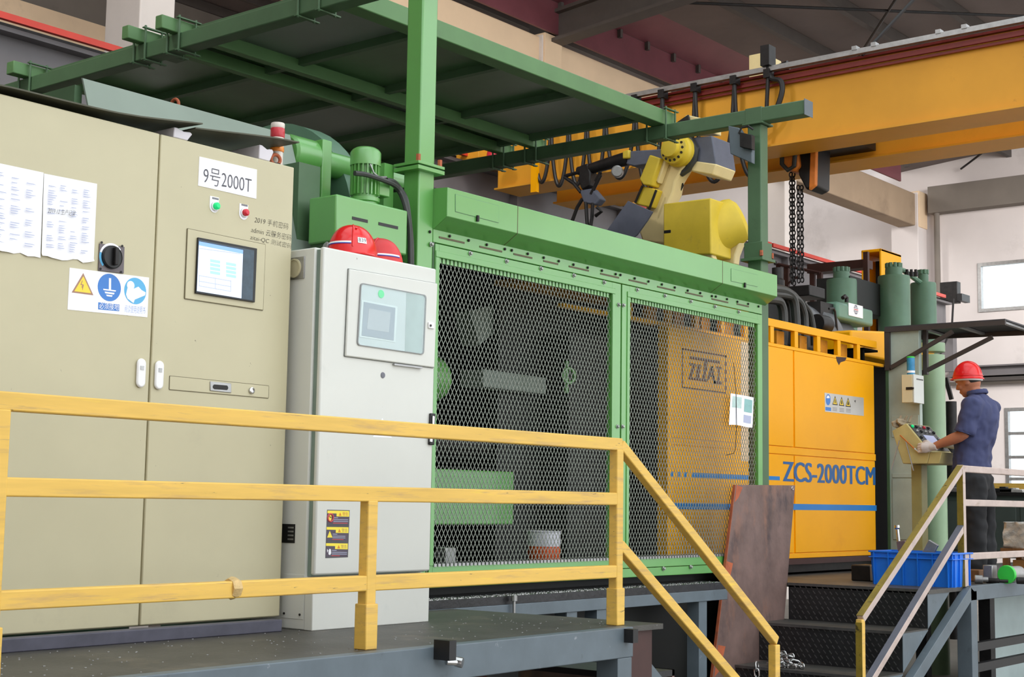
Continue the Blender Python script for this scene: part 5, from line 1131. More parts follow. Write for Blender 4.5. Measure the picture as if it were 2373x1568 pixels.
# ================================================================ right-hand platform, stairs and rails
YP0 = 4.17; XT = 9.80
op = thing('operator_platform', 'dark steel operator platform at the right carrying the worker and the blue crate', 'platform', (12, 5, FZ))
MB().box((XT, YP0, -.03), (17.5, 5.75, 0)).box((XT, 5.75, -.03), (12.62, 6.36, 0)).build('deck_plate', m_deck, op)
box((10.44, YP0-.05, -.1), (17.5, YP0, .006)).build('edge_channel', m_steel, op, bevel=.004)
box((12.14, 4.63, FZ), (12.24, 4.73, -.03)).build('leg', m_dksteel, op, bevel=.003)
for x in (10.44, 13.4): box((x, YP0-.05, FZ), (x+.11, YP0+.06, -.03)).build('leg', m_steel if x < 11 else m_dksteel, op, bevel=.003)
for x in (11.0, 12.4): box((x, 5.3, FZ), (x+.1, 5.4, -.03)).build('leg', m_dksteel, op)
for z in (-.47, -.62): box((10.5, YP0-.03, z), (15, YP0+.02, z+.06)).build('cross_bar', m_black, op)
MB().beam((10.55, YP0-.03, -1.0), (11.9, YP0-.03, -.72), .05, .06).build('diagonal_bar', m_steel, op)
st_ = thing('access_stairs', 'chequer plate steel stairs climbing to the operator platform on the right', 'stairs', (9.3, 4.7, FZ))
rise, run = .265, .42
xe = [XT, XT-run, XT-2*run, XT-3*run]
yl = [5.25, P(1752, 1460, x=xe[1]).y, P(1704, 1530, x=xe[2]).y, 5.3]
def lug_riser(xx, ya, yb, za, zb):
    m = MB().box((xx, ya, za), (xx+.006, yb, zb)); 
    o = m.build('riser', m_dksteel, st_)
    g = MB(); rows = int((zb-za)/.037); k = 0
    for r in range(rows):
        z = za+.02+r*.037; n = int((yb-ya)/.045)
        for c in range(n):
            y = ya+.03+c*.045+(r % 2)*.0225
            if y > yb-.02: continue
            s = 1; d = .0105
            g.prism([(xx, y+d, z+d*.9-.002), (xx, y+d-.003, z+d*.9+.003), (xx, y-d, z-d*.9+.002), (xx, y-d+.003, z-d*.9-.003)], (-.003, 0, 0))
    q = g.build('raised_lugs', m_dksteel_l, o, smooth=False); q['kind'] = 'stuff'
m_dksteel_l = mat('worn_lug_steel', (92, 90, 90), .35, metal=.4, var=.2, scale=20)
for k in range(4):
    z = -rise*k
    yb_s = 4.18
    if k: MB().box((xe[k], yb_s, z-.02), (xe[k-1]+.006, yl[k], z)).build('tread', m_deck, st_)
    MB().beam((xe[k]-.003, yb_s, z-.008), (xe[k]-.003, yl[k], z-.008), .012, .02).build('nosing', m_dksteel_l, st_)
    lug_riser(xe[k], yb_s, yl[k], z-rise, z-.0)
    # cheek plate at the near end of each step
    MB().prism([(xe[k], yb_s-.004, z-rise), (xe[k], yb_s-.004, z-.01), (xe[k]+run, yb_s-.004, z-.01)], (0, .006, 0)).build('cheek_plate', m_steel, st_)
MB().prism([(10.44, YP0-.05, 0), (10.54, YP0-.05, -.05), (10.54-1.85, YP0-.05, FZ), (10.44-1.95, YP0-.05, FZ)], (0, .06, 0)).build('stringer', m_steel, st_, bevel=.003)
YQ = YP0+.01
rl = thing('platform_guard_rail', 'worn pale and olive guard rail of the right stairs and operator platform', 'railing', (10.5, YQ, 0))
xq = P(2229, 1200, y=YQ).x; zq_ = P(2231, 1078, y=YQ).z
lo = P(1994, 1434, y=YQ)
def hbar(p, q, nm): MB().beam(p, q, .045, .05).build(nm, m_rail_grey, rl, bevel=.005)
MB().beam((xq, YQ, zq_-.02), (lo.x, YQ, lo.z), .045, .05).build('sloping_top_rail', m_rail_grey, rl, bevel=.005)
sl_ = V((xq-lo.x, 0, zq_-.02-lo.z)).normalized(); nn = V((-sl_.z, 0, sl_.x))*.0262
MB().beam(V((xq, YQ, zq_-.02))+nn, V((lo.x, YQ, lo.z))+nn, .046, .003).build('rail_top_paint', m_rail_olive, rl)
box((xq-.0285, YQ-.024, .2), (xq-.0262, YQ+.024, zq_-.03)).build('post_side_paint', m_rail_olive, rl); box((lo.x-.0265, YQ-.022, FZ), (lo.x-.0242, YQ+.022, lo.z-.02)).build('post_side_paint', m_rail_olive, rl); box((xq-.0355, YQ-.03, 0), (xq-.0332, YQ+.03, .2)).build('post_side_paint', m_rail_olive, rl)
box((lo.x-.024, YQ-.022, FZ), (lo.x+.024, YQ+.022, lo.z)).build('post', m_rail, rl, bevel=.005)
box((xq-.026, YQ-.024, 0), (xq+.026, YQ+.024, zq_)).build('post', m_rail_grey, rl, bevel=.005); box((xq-.033, YQ-.03, 0), (xq+.033, YQ+.03, .2)).build('post_sleeve', m_rail_grey, rl, bevel=.004)
li, lo2 = P(2218, 1240, y=YQ), P(2020, 1568, y=YQ)
d = (lo2-li).normalized(); n2 = V((d.z, 0, -d.x)); n2 = (n2 if n2.z > 0 else -n2)*.0262
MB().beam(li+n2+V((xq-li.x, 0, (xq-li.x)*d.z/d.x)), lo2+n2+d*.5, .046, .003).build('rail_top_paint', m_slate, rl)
MB().beam(li+V((xq-li.x, 0, (xq-li.x)*d.z/d.x)), lo2+d*.5, .045, .05).build('sloping_lower_rail', m_rail_grey, rl, bevel=.005)
for z in (zq_-.025, P(2300, 1166, y=YQ).z, .215): hbar((xq, YQ, z), (15.0, YQ, z), 'horizontal_rail')
box((12.9, YQ-.024, 0), (12.95, YQ+.024, zq_-.03)).build('post', m_rail_grey, rl)
# rusty plate leaning behind the stairs
pts = [(1704, 1123), (1843, 1124), (1800, 1600), (1655, 1640)]
Yp = 5.262
q = [P(1704, 1123, y=Yp), P(1843, 1124, y=Yp)]
pl = MB().prism([q[0], q[1], V((q[1].x-.33, Yp+.0, FZ)), V((q[0].x-.42, Yp, FZ))], (0, .012, 0)).build('rusty_plate', m_rust, bevel=.002)
tag(pl, 'tall rusty steel plate leaning upright between the guard and the right-hand stairs', 'steel plate')
dx = V((-.006, 0, 0)); MB().prism([q[0]+dx+V((0, -.004, 0)), q[0]+V((0, -.004, 0)), V((q[0].x-.42, Yp-.004, FZ)), V((q[0].x-.426, Yp-.004, FZ))], (0, .02, 0)).build('cut_edge', m_rust_edge, pl)
for (u0, u1, v0, v1) in ((.0, .10, .30, .42), (.01, .13, .62, .72), (.02, .12, .0, .05)):
    A = lambda u, v: q[0]*(1-u)+q[1]*u+(V((-.40, 0, FZ-q[0].z)))*v
    MB().prism([A(u0, v0), A(u1, v0+.01), A(u1*.6, v1), A(u0, v1+.02)], (0, -.0008, 0)).build('orange_primer_patch', m_rust_edge, pl, smooth=False)
c = P(1836, 1131, y=Yp); MB().torus(c+V((0, -.002, 0)), (0, 1, 0), .012, .003, 12, 6).build('drilled_hole', m_chrome, pl)
# chain heap on the step
zc_ = -2*rise; base = P(1840, 1512, x=xe[2]+.10)
ch = thing('chain_heap', 'heap of bright steel chain lying on a stair tread beside the yellow rail post', 'chain', (xe[2]+.14, base.y, zc_))
def link(c, a, b, L=.062, W=.036, r=.0062):
    a = V(a).normalized(); b = V(b); b = (b-a*b.dot(a)).normalized(); o = []
    for j in range(14):
        t = 2*pi*j/14; u = (L/2-W/2)*(1 if cos(t) > 0 else -1)+W/2*cos(t); o.append(V(c)+a*u+b*(W/2*sin(t)))
    return MB().ring(o, r, 7, closed=True)
rnd = random.Random(11); ya, yb = P(1782, 1510, x=xe[2]+.12).y, P(1868, 1520, x=xe[2]+.12).y
for lay in range(4):
    n = 8-lay*2
    for k in range(n):
        y = ya+(yb-ya)*((k+.5+lay*.7)/(8.2)); x = xe[2]+.12+rnd.uniform(-.05, .05); z = zc_+.012+lay*.026
        link((x, y, z+rnd.uniform(0, .012)), (rnd.uniform(-.6, .6), 1, rnd.uniform(-.35, .35)), (rnd.uniform(-.2, .2), 0, 1) if k % 2 else (1, 0, rnd.uniform(-.3, .3))).build('link', m_chrome, ch)
for k in range(4): link((xe[2]-.012, ya+.02, zc_+.005-.045*k), (0, .1, 1), (0, 1, 0) if k % 2 else (1, 0, 0)).build('link', m_chrome, ch)
# ---------------------------------------------------------------- blue crate and things in and near it
YC0, YC1 = P(2207, 1355, x=10.2).y, P(2018, 1350, x=10.2).y
bc = thing('blue_crate', 'blue ribbed plastic crate with scrap parts, at the head of the right-hand stairs', 'crate', (10.35, (YC0+YC1)/2, 0))
xc0, xc1, hc = 10.2, 10.56, .245
w = MB(); t = .008; tp = .02
def wall(pts, n): return MB().prism(pts, n)
def tp_pts(x, ya, yb, x2): return [(x+.015*(1 if x2 > x else -1), ya+tp, 0), (x+.015*(1 if x2 > x else -1), yb-tp, 0), (x, yb, hc), (x, ya, hc)]
MB().prism([(xc0+.012, YC0+.012, 0), (xc0+.012, YC1-.012, 0), (xc0, YC1, hc), (xc0, YC0, hc)], (t, 0, 0)).build('side_wall', m_crate, bc)
MB().prism([(xc1-.012, YC0+.012, 0), (xc1-.012, YC1-.012, 0), (xc1, YC1, hc), (xc1, YC0, hc)], (-t, 0, 0)).build('side_wall', m_crate, bc)
MB().prism([(xc0+.012, YC0+.012, 0), (xc1-.012, YC0+.012, 0), (xc1, YC0, hc), (xc0, YC0, hc)], (0, t, 0)).build('end_wall', m_crate, bc)
MB().prism([(xc0+.012, YC1-.012, 0), (xc1-.012, YC1-.012, 0), (xc1, YC1, hc), (xc0, YC1, hc)], (0, -t, 0)).build('end_wall', m_crate, bc)
box((xc0+.012, YC0+.012, .004), (xc1-.012, YC1-.012, .012)).build('bottom', m_crate, bc)
g = MB()
for z0, z1 in ((hc-.012, hc), (hc-.05, hc-.043)):
    g.box((xc0-.012, YC0-.012, z0), (xc0+.002, YC1+.012, z1)).box((xc1-.002, YC0-.012, z0), (xc1+.012, YC1+.012, z1)).box((xc0, YC0-.012, z0), (xc1, YC0+.002, z1)).box((xc0, YC1-.002, z0), (xc1, YC1+.012, z1))
g.build('rim', m_crate, bc, bevel=.002)
for k in range(6):
    y = YC0+.03+(YC1-YC0-.06)*k/5; MB().prism([(xc0+.004, y-.004, .0), (xc0+.004, y+.004, 0), (xc0-.004, y+.004, hc-.012), (xc0-.004, y-.004, hc-.012)], (-.01, 0, 0)).build('rib', m_crate, bc)
for k in range(4):
    x = xc0+.04+(xc1-xc0-.08)*k/3; box((x-.004, YC0-.008, .0), (x+.004, YC0+.012, hc-.012)).build('rib', m_crate, bc)
for (x, y, z, a, L, w_, mm, nm, lb) in ((10.40, YC0+.36, .05, .5, .3, .08, m_alu, 'scrap_profile', 'bright aluminium profile sticking out of the blue crate'), (10.38, YC0+.42, .05, -.15, .27, .07, m_rust, 'scrap_part', 'brown rusty scrap part standing in the blue crate'), (10.3, YC0+.15, .015, 0, .05, .1, m_iron, 'scrap_block', 'dark metal block low inside the blue crate')):
    p = V((x, y, z)); qd = V((0, -sin(a), cos(a))); tag(MB().beam(p, p+qd*L, w_, .03, ref=(1, 0, 0)).build(nm, mm, bevel=.004), lb, 'scrap', 'scrap in the blue crate')
a = P(2083, 1232, x=10.4); tag(MB().lathe((10.42, a.y, .2), (0, .1, 1), [(.012, 0), (.012, a.z-.2+.02), (.02, a.z-.2+.03), (.02, a.z-.2+.05)], 12).build('bright_pin', m_chrome), 'thin bright pin standing upright in the blue crate', 'pin')
# dark block left of crate
a, b = P(1972, 1308, x=10.5), P(2017, 1352, x=10.5)
db = thing('dark_block', 'dark square metal block on the platform left of the blue crate', 'block', (10.6, (a.y+b.y)/2, 0))
box((10.5, b.y, 0), (10.75, a.y, a.z)).build('block_body', m_iron, db, bevel=.008); box((10.49, b.y-.035, .004), (10.7, b.y-.002, a.z)).build('bright_end', m_alu, db, bevel=.004)
# lidded can, bolts, block right of the post
c = P(2329, 1328, x=11.1); cz_ = .07
gc = thing('green_lidded_can', 'can with a bright green lid lying on its side on the platform edge', 'can', (11.25, c.y, 0))
MB().lathe((11.12, c.y, cz_), (1, -.05, 0), [(.066, 0), (.07, .006), (.07, .03), (.064, .034)], 32).build('green_lid', m_greencap, gc); MB().lathe((11.152, c.y-.002, cz_), (1, -.05, 0), [(.06, 0), (.06, .2), (.055, .205)], 28).build('can_body', m_alu, gc)
for i, (px_, py_, r, L, mm, lb) in enumerate(((2258, 1338, .032, .10, m_alu, 'short grey steel roller lying beside the railing post'), (2285, 1344, .02, .16, m_iron, 'thin dark steel bar lying in front of the worker'), (2355, 1334, .026, .14, m_iron, 'dark steel bar right of the green-lidded can'))):
    c = P(px_, py_, x=10.95+.1*i); tag(MB().lathe((c.x, c.y, r+.001), (.4, -1, 0), [(r*.8, 0), (r, .006), (r, L*.6), (r*.6, L*.62), (r*.6, L)], 20).build('steel_part', mm), lb, 'steel part', 'steel parts on the platform')
c = P(2292, 1320, x=11.2); tag(MB().box((11.15, c.y-.045, 0), (11.25, c.y+.03, .135)).build('upright_block', m_alu, bevel=.006), 'upright grey metal block on the platform left of the green lid', 'block')
c = P(2257, 1320, x=11.3); tag(MB().box((11.25, c.y-.06, .0), (11.4, c.y+.05, .09)).build('wooden_block', m_wood, bevel=.006), 'small brown block behind the steel roller on the platform', 'block')
# ---------------------------------------------------------------- machine column with rain canopy
XC = 12.7
mc_ = thing('machine_column', 'pale grey-green machine column with panels, carrying the dark canopy', 'column', (12.9, 5.6, 0))
y1c, y0c = P(2055, 900, x=XC).y, P(2131, 900, x=XC).y
zt_ = P(2062, 760, x=XC).z
box((XC, y0c, .0), (XC+.06, y1c, zt_)).build('column_body', m_consgrey, mc_, bevel=.004)
box((XC-.012, y1c-.02, 0), (XC, y1c+.005, 1.84)).build('edge_strip', m_green_dk, mc_)
for py0, py1 in ((962, 1012), (1096, 1106), (1110, 1250)):
    box((XC-.008, y0c+.012, P(2100, py1, x=XC).z), (XC, y1c-.045, P(2100, py0, x=XC).z)).build('panel', m_consgrey, mc_, bevel=.002)
cn = thing('canopy', 'dark sheet canopy on bracing bars projecting over the console', 'canopy', (12.9, 5.2, zt_-.1))
ye = P(2332, 743, x=XC).y
zc2 = zt_
MB().prism([(XC-.03, y1c, zc2), (XC-.03, ye, zc2), (XC+.62, ye-.05, zc2-.03), (XC+.75, y1c, zc2-.02)], (0, 0, .012)).build('canopy_sheet', m_dkroof, cn)
MB().beam((XC-.02, y1c, zc2-.02), (XC-.02, ye, zc2-.02), .03, .04).build('canopy_bar', m_braces, cn); MB().beam((XC+.6, y1c, zc2-.03), (XC+.6, ye, zc2-.05), .03, .04).build('canopy_bar', m_braces, cn)
for y, in ((ye+.03,), ((ye+y0c)/2+.05,), (y0c-.0,)): MB().beam((XC, y, zc2-.015), (XC+.6, y-.02, zc2-.035), .04, .02).build('cross_strip', m_alu, cn)
MB().beam((XC-.015, y1c-.02, zt_-.02), (XC-.015, y1c-.02, P(2062, 858, x=XC).z), .05, .03, ref=(1, 0, 0)).build('upright_bar', m_braces, cn); MB().beam((XC+.1, y0c-.02, zt_-.03), (XC+.1, y0c-.02, P(2130, 866, x=XC).z), .04, .04, ref=(1, 0, 0)).build('upright_bar', m_braces, cn)
for (a, b, X) in (((2064, 852), (2208, 768), XC-.02), ((2132, 866), (2300, 781), XC+.1)): MB().beam(P(*a, x=X), P(*b, x=X), .03, .035).build('brace', m_braces, cn)
jx = XC-.22
a, b, c = P(2089, 868, x=jx), P(2115, 932, x=jx), P(2142, 936, x=jx+.0)
jb_ = thing('junction_box', 'cream junction box with a dark latch fixed to the machine column', 'junction box', (jx+.1, a.y-.06, b.z))
box((jx, b.y, b.z), (jx+.22, a.y, a.z)).build('box_body', m_box_lt, jb_, bevel=.004)
box((jx+.003, b.y-.014, b.z-.002), (jx+.222, b.y-.001, a.z+.002)).build('box_lid', m_white, jb_, bevel=.004)
MB().box((jx-.006, b.y+.0, (a.z+b.z)/2-.012), (jx, b.y+.06, (a.z+b.z)/2+.012)).box((jx-.012, b.y-.016, (a.z+b.z)/2-.008), (jx-.002, b.y+.02, (a.z+b.z)/2+.008)).build('latch', m_iron, jb_)
for k in range(5): box((jx+.06+k*.03, b.y-.016, a.z-.045), (jx+.08+k*.03, b.y-.014, a.z-.033)).build('vent_slot', m_black, jb_)
c = P(2111, 866, x=jx+.08); tl = P(2111, 826, x=jx+.08)
bt_ = thing('blue_tin', 'tall blue and white tin standing on the cream junction box', 'tin', (jx+.08, c.y, a.z))
hh = tl.z-a.z
MB().lathe((jx+.08, c.y, a.z+.002), (0, 0, 1), [(.034, 0), (.036, .01), (.036, hh*.92)], 28).build('tin_body', m_blueoil, bt_); MB().lathe((jx+.08, c.y, a.z+hh*.92), (0, 0, 1), [(.0365, 0), (.0365, .012), (.03, .016)], 28).build('tin_rim', m_greencap, bt_)
MB().lathe((jx+.08, c.y, a.z+hh*.12), (0, 0, 1), [(.0363, 0), (.0363, .02)], 28).build('white_band', m_paper, bt_)
lc = thing('green_tie_column', 'thick pale green round press column behind the machine column', 'column', (14.1, 5.95, FZ))
a, b = P(2132, 950, x=14), P(2173, 950, x=14)
MB().lathe((14.1, (a.y+b.y)/2, FZ), (0, 0, 1), [(.125, 0), (.125, 3.16)], 36).build('tie_bar', m_lightgreen, lc); MB().lathe((14.1, (a.y+b.y)/2, 2.13), (0, 0, 1), [(.127, 0), (.13, .01), (.13, .09)], 36).build('tie_nut', m_lightgreen, lc)
# ---------------------------------------------------------------- operator console on its pedestal
XK = 11.42
cs = thing('operator_console', 'cream sloping control console on an olive pedestal in front of the worker', 'console', (11.65, 5.0, 0))
prof = [(2067, 998), (2100, 980), (2155, 1047), (2149, 1074), (2092, 1074)]
MB().prism([P(a, b, x=XK) for a, b in prof], (.47, 0, 0)).build('console_body', m_cons_green, cs, bevel=.006)
a, b = P(2100, 980, x=XK), P(2155, 1047, x=XK); dvec = b-a; nv = V((0, -dvec.z, dvec.y)); nv = (nv if nv.z > 0 else -nv).normalized()
def onp(u, v, h=0): return V((XK+.47*u, 0, 0))+V((0, a.y, a.z))+V((0, dvec.y, dvec.z))*v+nv*h
fp = MB().prism([onp(.05, .04), onp(.95, .04), onp(.95, .92), onp(.05, .92)], nv*.004).build('control_panel', m_dksteel, cs)
MB().prism([onp(.3, .40, .004), onp(.75, .40, .004), onp(.75, .72, .004), onp(.3, .72, .004)], nv*.003).build('panel_display', mat('panel_lcd', (170, 176, 214), .3, var=.03, emit=.15), cs)
for (u, v, mm) in ((.12, .12, m_gl), (.28, .12, m_black), (.45, .12, m_alu), (.62, .12, m_rl), (.8, .12, m_black), (.15, .28, m_alu), (.34, .28, m_black), (.52, .28, m_alu), (.7, .28, m_alu), (.88, .28, m_black), (.12, .5, m_black), (.88, .5, m_alu), (.88, .7, m_black), (.15, .72, m_alu)):
    MB().lathe(onp(u, v, .004), nv, [(.014, 0), (.014, .008), (.010, .014), (0, .015)], 12).build('push_button', mm, cs)
ff = P(2155, 1047, x=XK); fb = P(2149, 1074, x=XK)
MB().prism([ff+V((.001, -.001, 0)), V((XK+.469, ff.y-.001, ff.z)), V((XK+.469, fb.y-.001, fb.z)), fb+V((.001, -.001, 0))], (0, -.10, 0)).build('front_shelf', m_cons_green, cs, bevel=.004)
yp = P(2130, 1150, x=XK+.2).y; box((XK+.15, yp-.045, 0), (XK+.27, yp+.045, fb.z-.002)).build('pedestal', m_olive, cs, bevel=.005)
box((XK+.05, yp-.12, 0), (XK+.37, yp+.12, .012)).build('pedestal_foot', m_olive, cs)
MB().ring([P(2086, 1008, x=XK-.02), P(2120, 1040, x=XK-.02)], .006, 8).build('copper_rod', m_copper, cs); MB().ring([P(2119, 1039, x=XK-.02), P(2128, 1046, x=XK-.02)], .008, 8).build('rod_tip', m_chrome, cs)
for p in (((2084, 1020), (2066, 1088)), ((2099, 1022), (2117, 1090))): MB().ring([P(*p[0], x=XK-.015), P(*p[1], x=XK-.03)], .005, 6).build('thin_rod', m_alu, cs)
def blob(name, cen, rad, mt, parent=None, seed=0, amp=.25, n=16, org=None):
    rnd = random.Random(seed); ph = [rnd.uniform(0, 6) for _ in range(6)]
    def fn(u, v):
        t = 2*pi*u; p = pi*(v-.5); d = 1+amp*(sin(3*t+ph[0])*cos(2*p+ph[1])+.6*sin(5*t+ph[2]+3*p)+.4*sin(7*p+ph[3]+2*t))*cos(p)
        return V(cen)+V((rad[0]*cos(p)*cos(t)*d, rad[1]*cos(p)*sin(t)*d, rad[2]*sin(p)*(1+.3*(d-1))))
    return MB().grid(fn, n*2, n).build(name, mt, parent, org=org)
c = P(2087, 985, x=XK+.08)
gv = blob('work_gloves', c+V((0, 0, .012)), (.08, .05, .045), mat('dirty_canvas_glove', (150, 136, 112), .85, var=.25, scale=20), seed=4, amp=.3); tag(gv, 'crumpled dirty canvas gloves lying on the upper left corner of the console', 'gloves')
c = P(2090, 973, x=XK+.06)
for k, (dx_, dy_) in enumerate(((0, .03), (.03, -.01), (.05, -.04))): MB().ring([c+V((dx_, dy_, -.02)), c+V((dx_+.01, dy_-.01, .015)), c+V((dx_+.015, dy_-.02, .04))], [.014, .012, .008], 8).build('glove_finger', bpy.data.materials['dirty_canvas_glove'], gv)
# ---------------------------------------------------------------- things at the right in the background
wb_ = thing('workbench', 'dark workbench with clutter behind the worker', 'workbench', (17.5, 6.2, 0))
a, b = P(2172, 1158, x=17), P(2335, 1152, x=17)
box((17, b.y-1.2, .0), (18.0, a.y, .72)).build('bench_cabinet', mat('dark_green_bench', (66, 76, 72), .6, var=.15, scale=2), wb_); box((16.95, b.y-1.2, .72), (18.05, a.y+.02, .76)).build('bench_top', m_iron, wb_)
for k in range(3): box((16.985, b.y-1.1+k*1.0, .08), (17.0, b.y-1.1+k*1.0+.95, .66)).build('bench_door', bpy.data.materials['dark_green_bench'], wb_, bevel=.005)
for k, (px_, h_, mm, lb) in enumerate(((2325, .05, m_black, 'low black tool lying on the bench behind the worker'), (2350, .04, m_foil, 'low bright tray on the bench at the right edge'), (2185, .06, m_iron, 'small dark part on the bench left of the worker'))):
    c = P(px_, 1150, x=17.2); tag(MB().box((17.1, c.y-.14, .76), (17.3, c.y+.14, .76+h_)).box((17.15, c.y-.05, .76+h_), (17.25, c.y+.03, .76+h_*1.4)).build('bench_tool', mm, bevel=.008), lb, 'tool', 'tools on the bench')
yr_ = thing('far_yellow_rail', 'thin yellow rail with short posts far behind the worker', 'railing', (19.5, 6.5, 0))
z = P(2340, 1128, x=19.5).z; box((19.5, 5.2, z-.05), (19.56, 9.4, z+.05)).build('rail', m_rail, yr_)
for y in (5.6, 6.9, 8.2, 9.2): box((19.5, y, FZ), (19.56, y+.07, z-.05)).build('post', m_rail, yr_)
px_ = P(2205, 1000, x=18); pg = thing('dark_pipe_stand', 'dark vertical pipe stand with an angled arm behind the worker', 'pipe', (18, px_.y, FZ))
MB().cyl((18, px_.y, FZ), (18, px_.y, P(2205, 930, x=18).z), .07).build('pipe', m_iron, pg); MB().beam(P(2205, 925, x=18), P(2192, 875, x=18), .04, .05).build('arm', m_iron, pg)
px_ = P(2180, 1000, x=20); tp_ = thing('thin_grey_post', 'thin dark post with a cap left of the worker, in front of the end wall', 'post', (20, px_.y, FZ))
MB().cyl((20, px_.y, FZ), (20, px_.y, P(2180, 945, x=20).z), .03).build('post_tube', m_runway, tp_); MB().box((19.93, px_.y-.08, P(2180, 945, x=20).z), (20.07, px_.y+.08, P(2180, 941, x=20).z+.02)).build('post_cap', m_runway, tp_)
# foil wrapped box on a small wooden stand
a, b = P(2327, 1208, x=12.6), P(2373, 1265, x=12.6)
ws = thing('wooden_stand', 'small wooden stand under the foil covered box at the right edge', 'stand', (12.8, b.y, 0))
z1 = b.z-.02
box((12.55, b.y-.35, z1-.03), (12.95, a.y+.02, z1)).build('stand_top', m_wood, ws)
for x in (12.57, 12.89):
    for y in (b.y-.33, a.y-.04): box((x, y, 0), (x+.05, y+.05, z1-.03)).build('leg', m_wood, ws)
box((12.62, b.y-.3, .02), (12.9, a.y-.06, z1-.1)).build('carton', mat('brown_carton', (168, 120, 66), .7, var=.1), ws)
def fb_(u, v):
    t = 2*pi*u; return 0
fo = MB(); rnd = random.Random(5); nx_ = 10
fbx = MB().grid(lambda u, v: V((12.57+.0, a.y-(a.y-(b.y-.32))*u, z1+(a.z-z1)*v))+V((rnd.uniform(-.010, .010), rnd.uniform(-.007, .007), rnd.uniform(-.007, .007))), 14, 10, thick=(.34, 0, 0)).build('foil_box', m_foil, angle=80); tag(fbx, 'crumpled silver foil covered box on the wooden stand at the right edge', 'box')
# pale panel seen under the right platform
pw = thing('pale_panel', 'pale bluish sheet panel standing on the floor under the operator platform', 'panel', (14, 4.8, FZ))
a, b = P(2292, 1382, x=15), P(2600, 1490, x=15)
box((12.62, 4.8, FZ), (15.5, 4.84, -.04)).build('sheet', mat('pale_blue_sheet', (196, 214, 214), .5, var=.05), pw); box((12.5, 4.77, FZ), (12.61, 4.87, -.04)).build('frame_post', m_dksteel, pw)
for k, (x, y, r) in enumerate(((13.3, 4.42, .16), (13.0, 4.5, .12))): tag(blob('foil_bundle', (x, y, FZ+r*.62), (r, r*1.3, r*.6), m_foil, seed=k+9, amp=.18), ['crumpled foil bundle on the floor under the platform, right one', 'crumpled foil bundle on the floor under the platform, left one'][k], 'bundle', 'foil bundles')
# ================================================================ the worker
PX0, PY0 = 11.62, 4.52
wk = thing('person', 'man in red helmet, navy short-sleeved shirt and black trousers working at the console', 'person', (PX0, PY0, 0))
def loft(mb, rings, n=28, ph=0, wr=0):        # rings: centre, rx, ry(, tilt about X)
    vs = []
    for i, rg in enumerate(rings):
        c, rx, ry = V(rg[0]), rg[1], rg[2]; tl = rg[3] if len(rg) > 3 else 0
        for k in range(n):
            t = 2*pi*k/n; w = 1+wr*sin(3*t+i*1.7+ph)+wr*.6*sin(7*t-i*2.3)
            vs.append(c+V((rx*cos(t)*w, ry*sin(t)*w*cos(tl), ry*sin(t)*w*sin(tl))))
    fs = [(i*n+k, i*n+(k+1) % n, (i+1)*n+(k+1) % n, (i+1)*n+k) for i in range(len(rings)-1) for k in range(n)]
    fs += [list(range(n-1, -1, -1)), [(len(rings)-1)*n+k for k in range(n)]]
    return mb.add(vs, fs)
def ell(mb, c, r, rot=0, n=20):               # ellipsoid pitched by rot about X
    c = V(c); vs = []
    for j in range(1, n):
        p = pi*(j/n-.5)
        for k in range(2*n):
            t = pi*k/n; x, y, z = r[0]*cos(p)*cos(t), r[1]*cos(p)*sin(t), r[2]*sin(p)
            vs.append(c+V((x, y*cos(rot)-z*sin(rot), y*sin(rot)+z*cos(rot))))
    m = 2*n; fs = [(j*m+k, j*m+(k+1) % m, (j+1)*m+(k+1) % m, (j+1)*m+k) for j in range(n-2) for k in range(m)]
    fs += [list(range(m-1, -1, -1)), [(n-2)*m+k for k in range(m)]]
    return mb.add(vs, fs)
def remesh(o, vox, it=4, fac=.5):
    r = o.modifiers.new('remesh', 'REMESH'); r.mode = 'VOXEL'; r.voxel_size = vox; r.use_smooth_shade = True
    s = o.modifiers.new('smooth', 'SMOOTH'); s.iterations = it; s.factor = fac
    return o
def hand(mb, W, d, n, s, k=1.0, fat=0):
    d, n, s = V(d).normalized(), V(n).normalized(), V(s).normalized()
    mb.ring([W-d*.02, W+d*.015, W+d*.05, W+d*.085, W+d*.10], [.026+fat, .027+fat, .033+fat, .034+fat, .026+fat], 14)
    for off in (.024, 0, -.024): mb.ring([W+d*.02+s*off*.7, W+d*.06+s*off, W+d*.097+s*off], [.018+fat, .020+fat, .016+fat], 10)
    for off, L in ((.032, .072), (.011, .082), (-.011, .075), (-.031, .058)):
        a = W+d*.094+s*off; b = a+(d*.9+n*.25).normalized()*L*.45; c = b+(d*.55+n*.8).normalized()*L*.33; e = c+(d*.1+n*1).normalized()*L*.25
        mb.ring([a-d*.02, a, b, c, e], [.0105+fat, .0102+fat, .0092+fat, .0084+fat, .0062+fat], 10)
    a = W+d*.028+s*.026; b = a+(d*.6+s*.55+n*.25).normalized()*.04; c = b+(d*.85+s*.05+n*.4).normalized()*.03; e = c+(d*.8+n*.5-s*.2).normalized()*.022
    mb.ring([a-d*.015-s*.01, a, b, c, e], [.013+fat, .0135+fat, .0115+fat, .010+fat, .0075+fat], 10)
    return mb
def crumple(o, st, sz):
    t = bpy.data.textures.new('cloth_folds', 'CLOUDS'); t.noise_scale = sz; t.noise_depth = 1
    d = o.modifiers.new('folds', 'DISPLACE'); d.texture = t; d.strength = st; d.mid_level = .38; d.texture_coords = 'LOCAL'
    s = o.modifiers.new('soften', 'SMOOTH'); s.iterations = 2
LSh, LEl, LWr = V((PX0-.195, 4.465, 1.385)), V((PX0-.225, 4.535, 1.15)), V((PX0-.225, 4.79, 1.058))
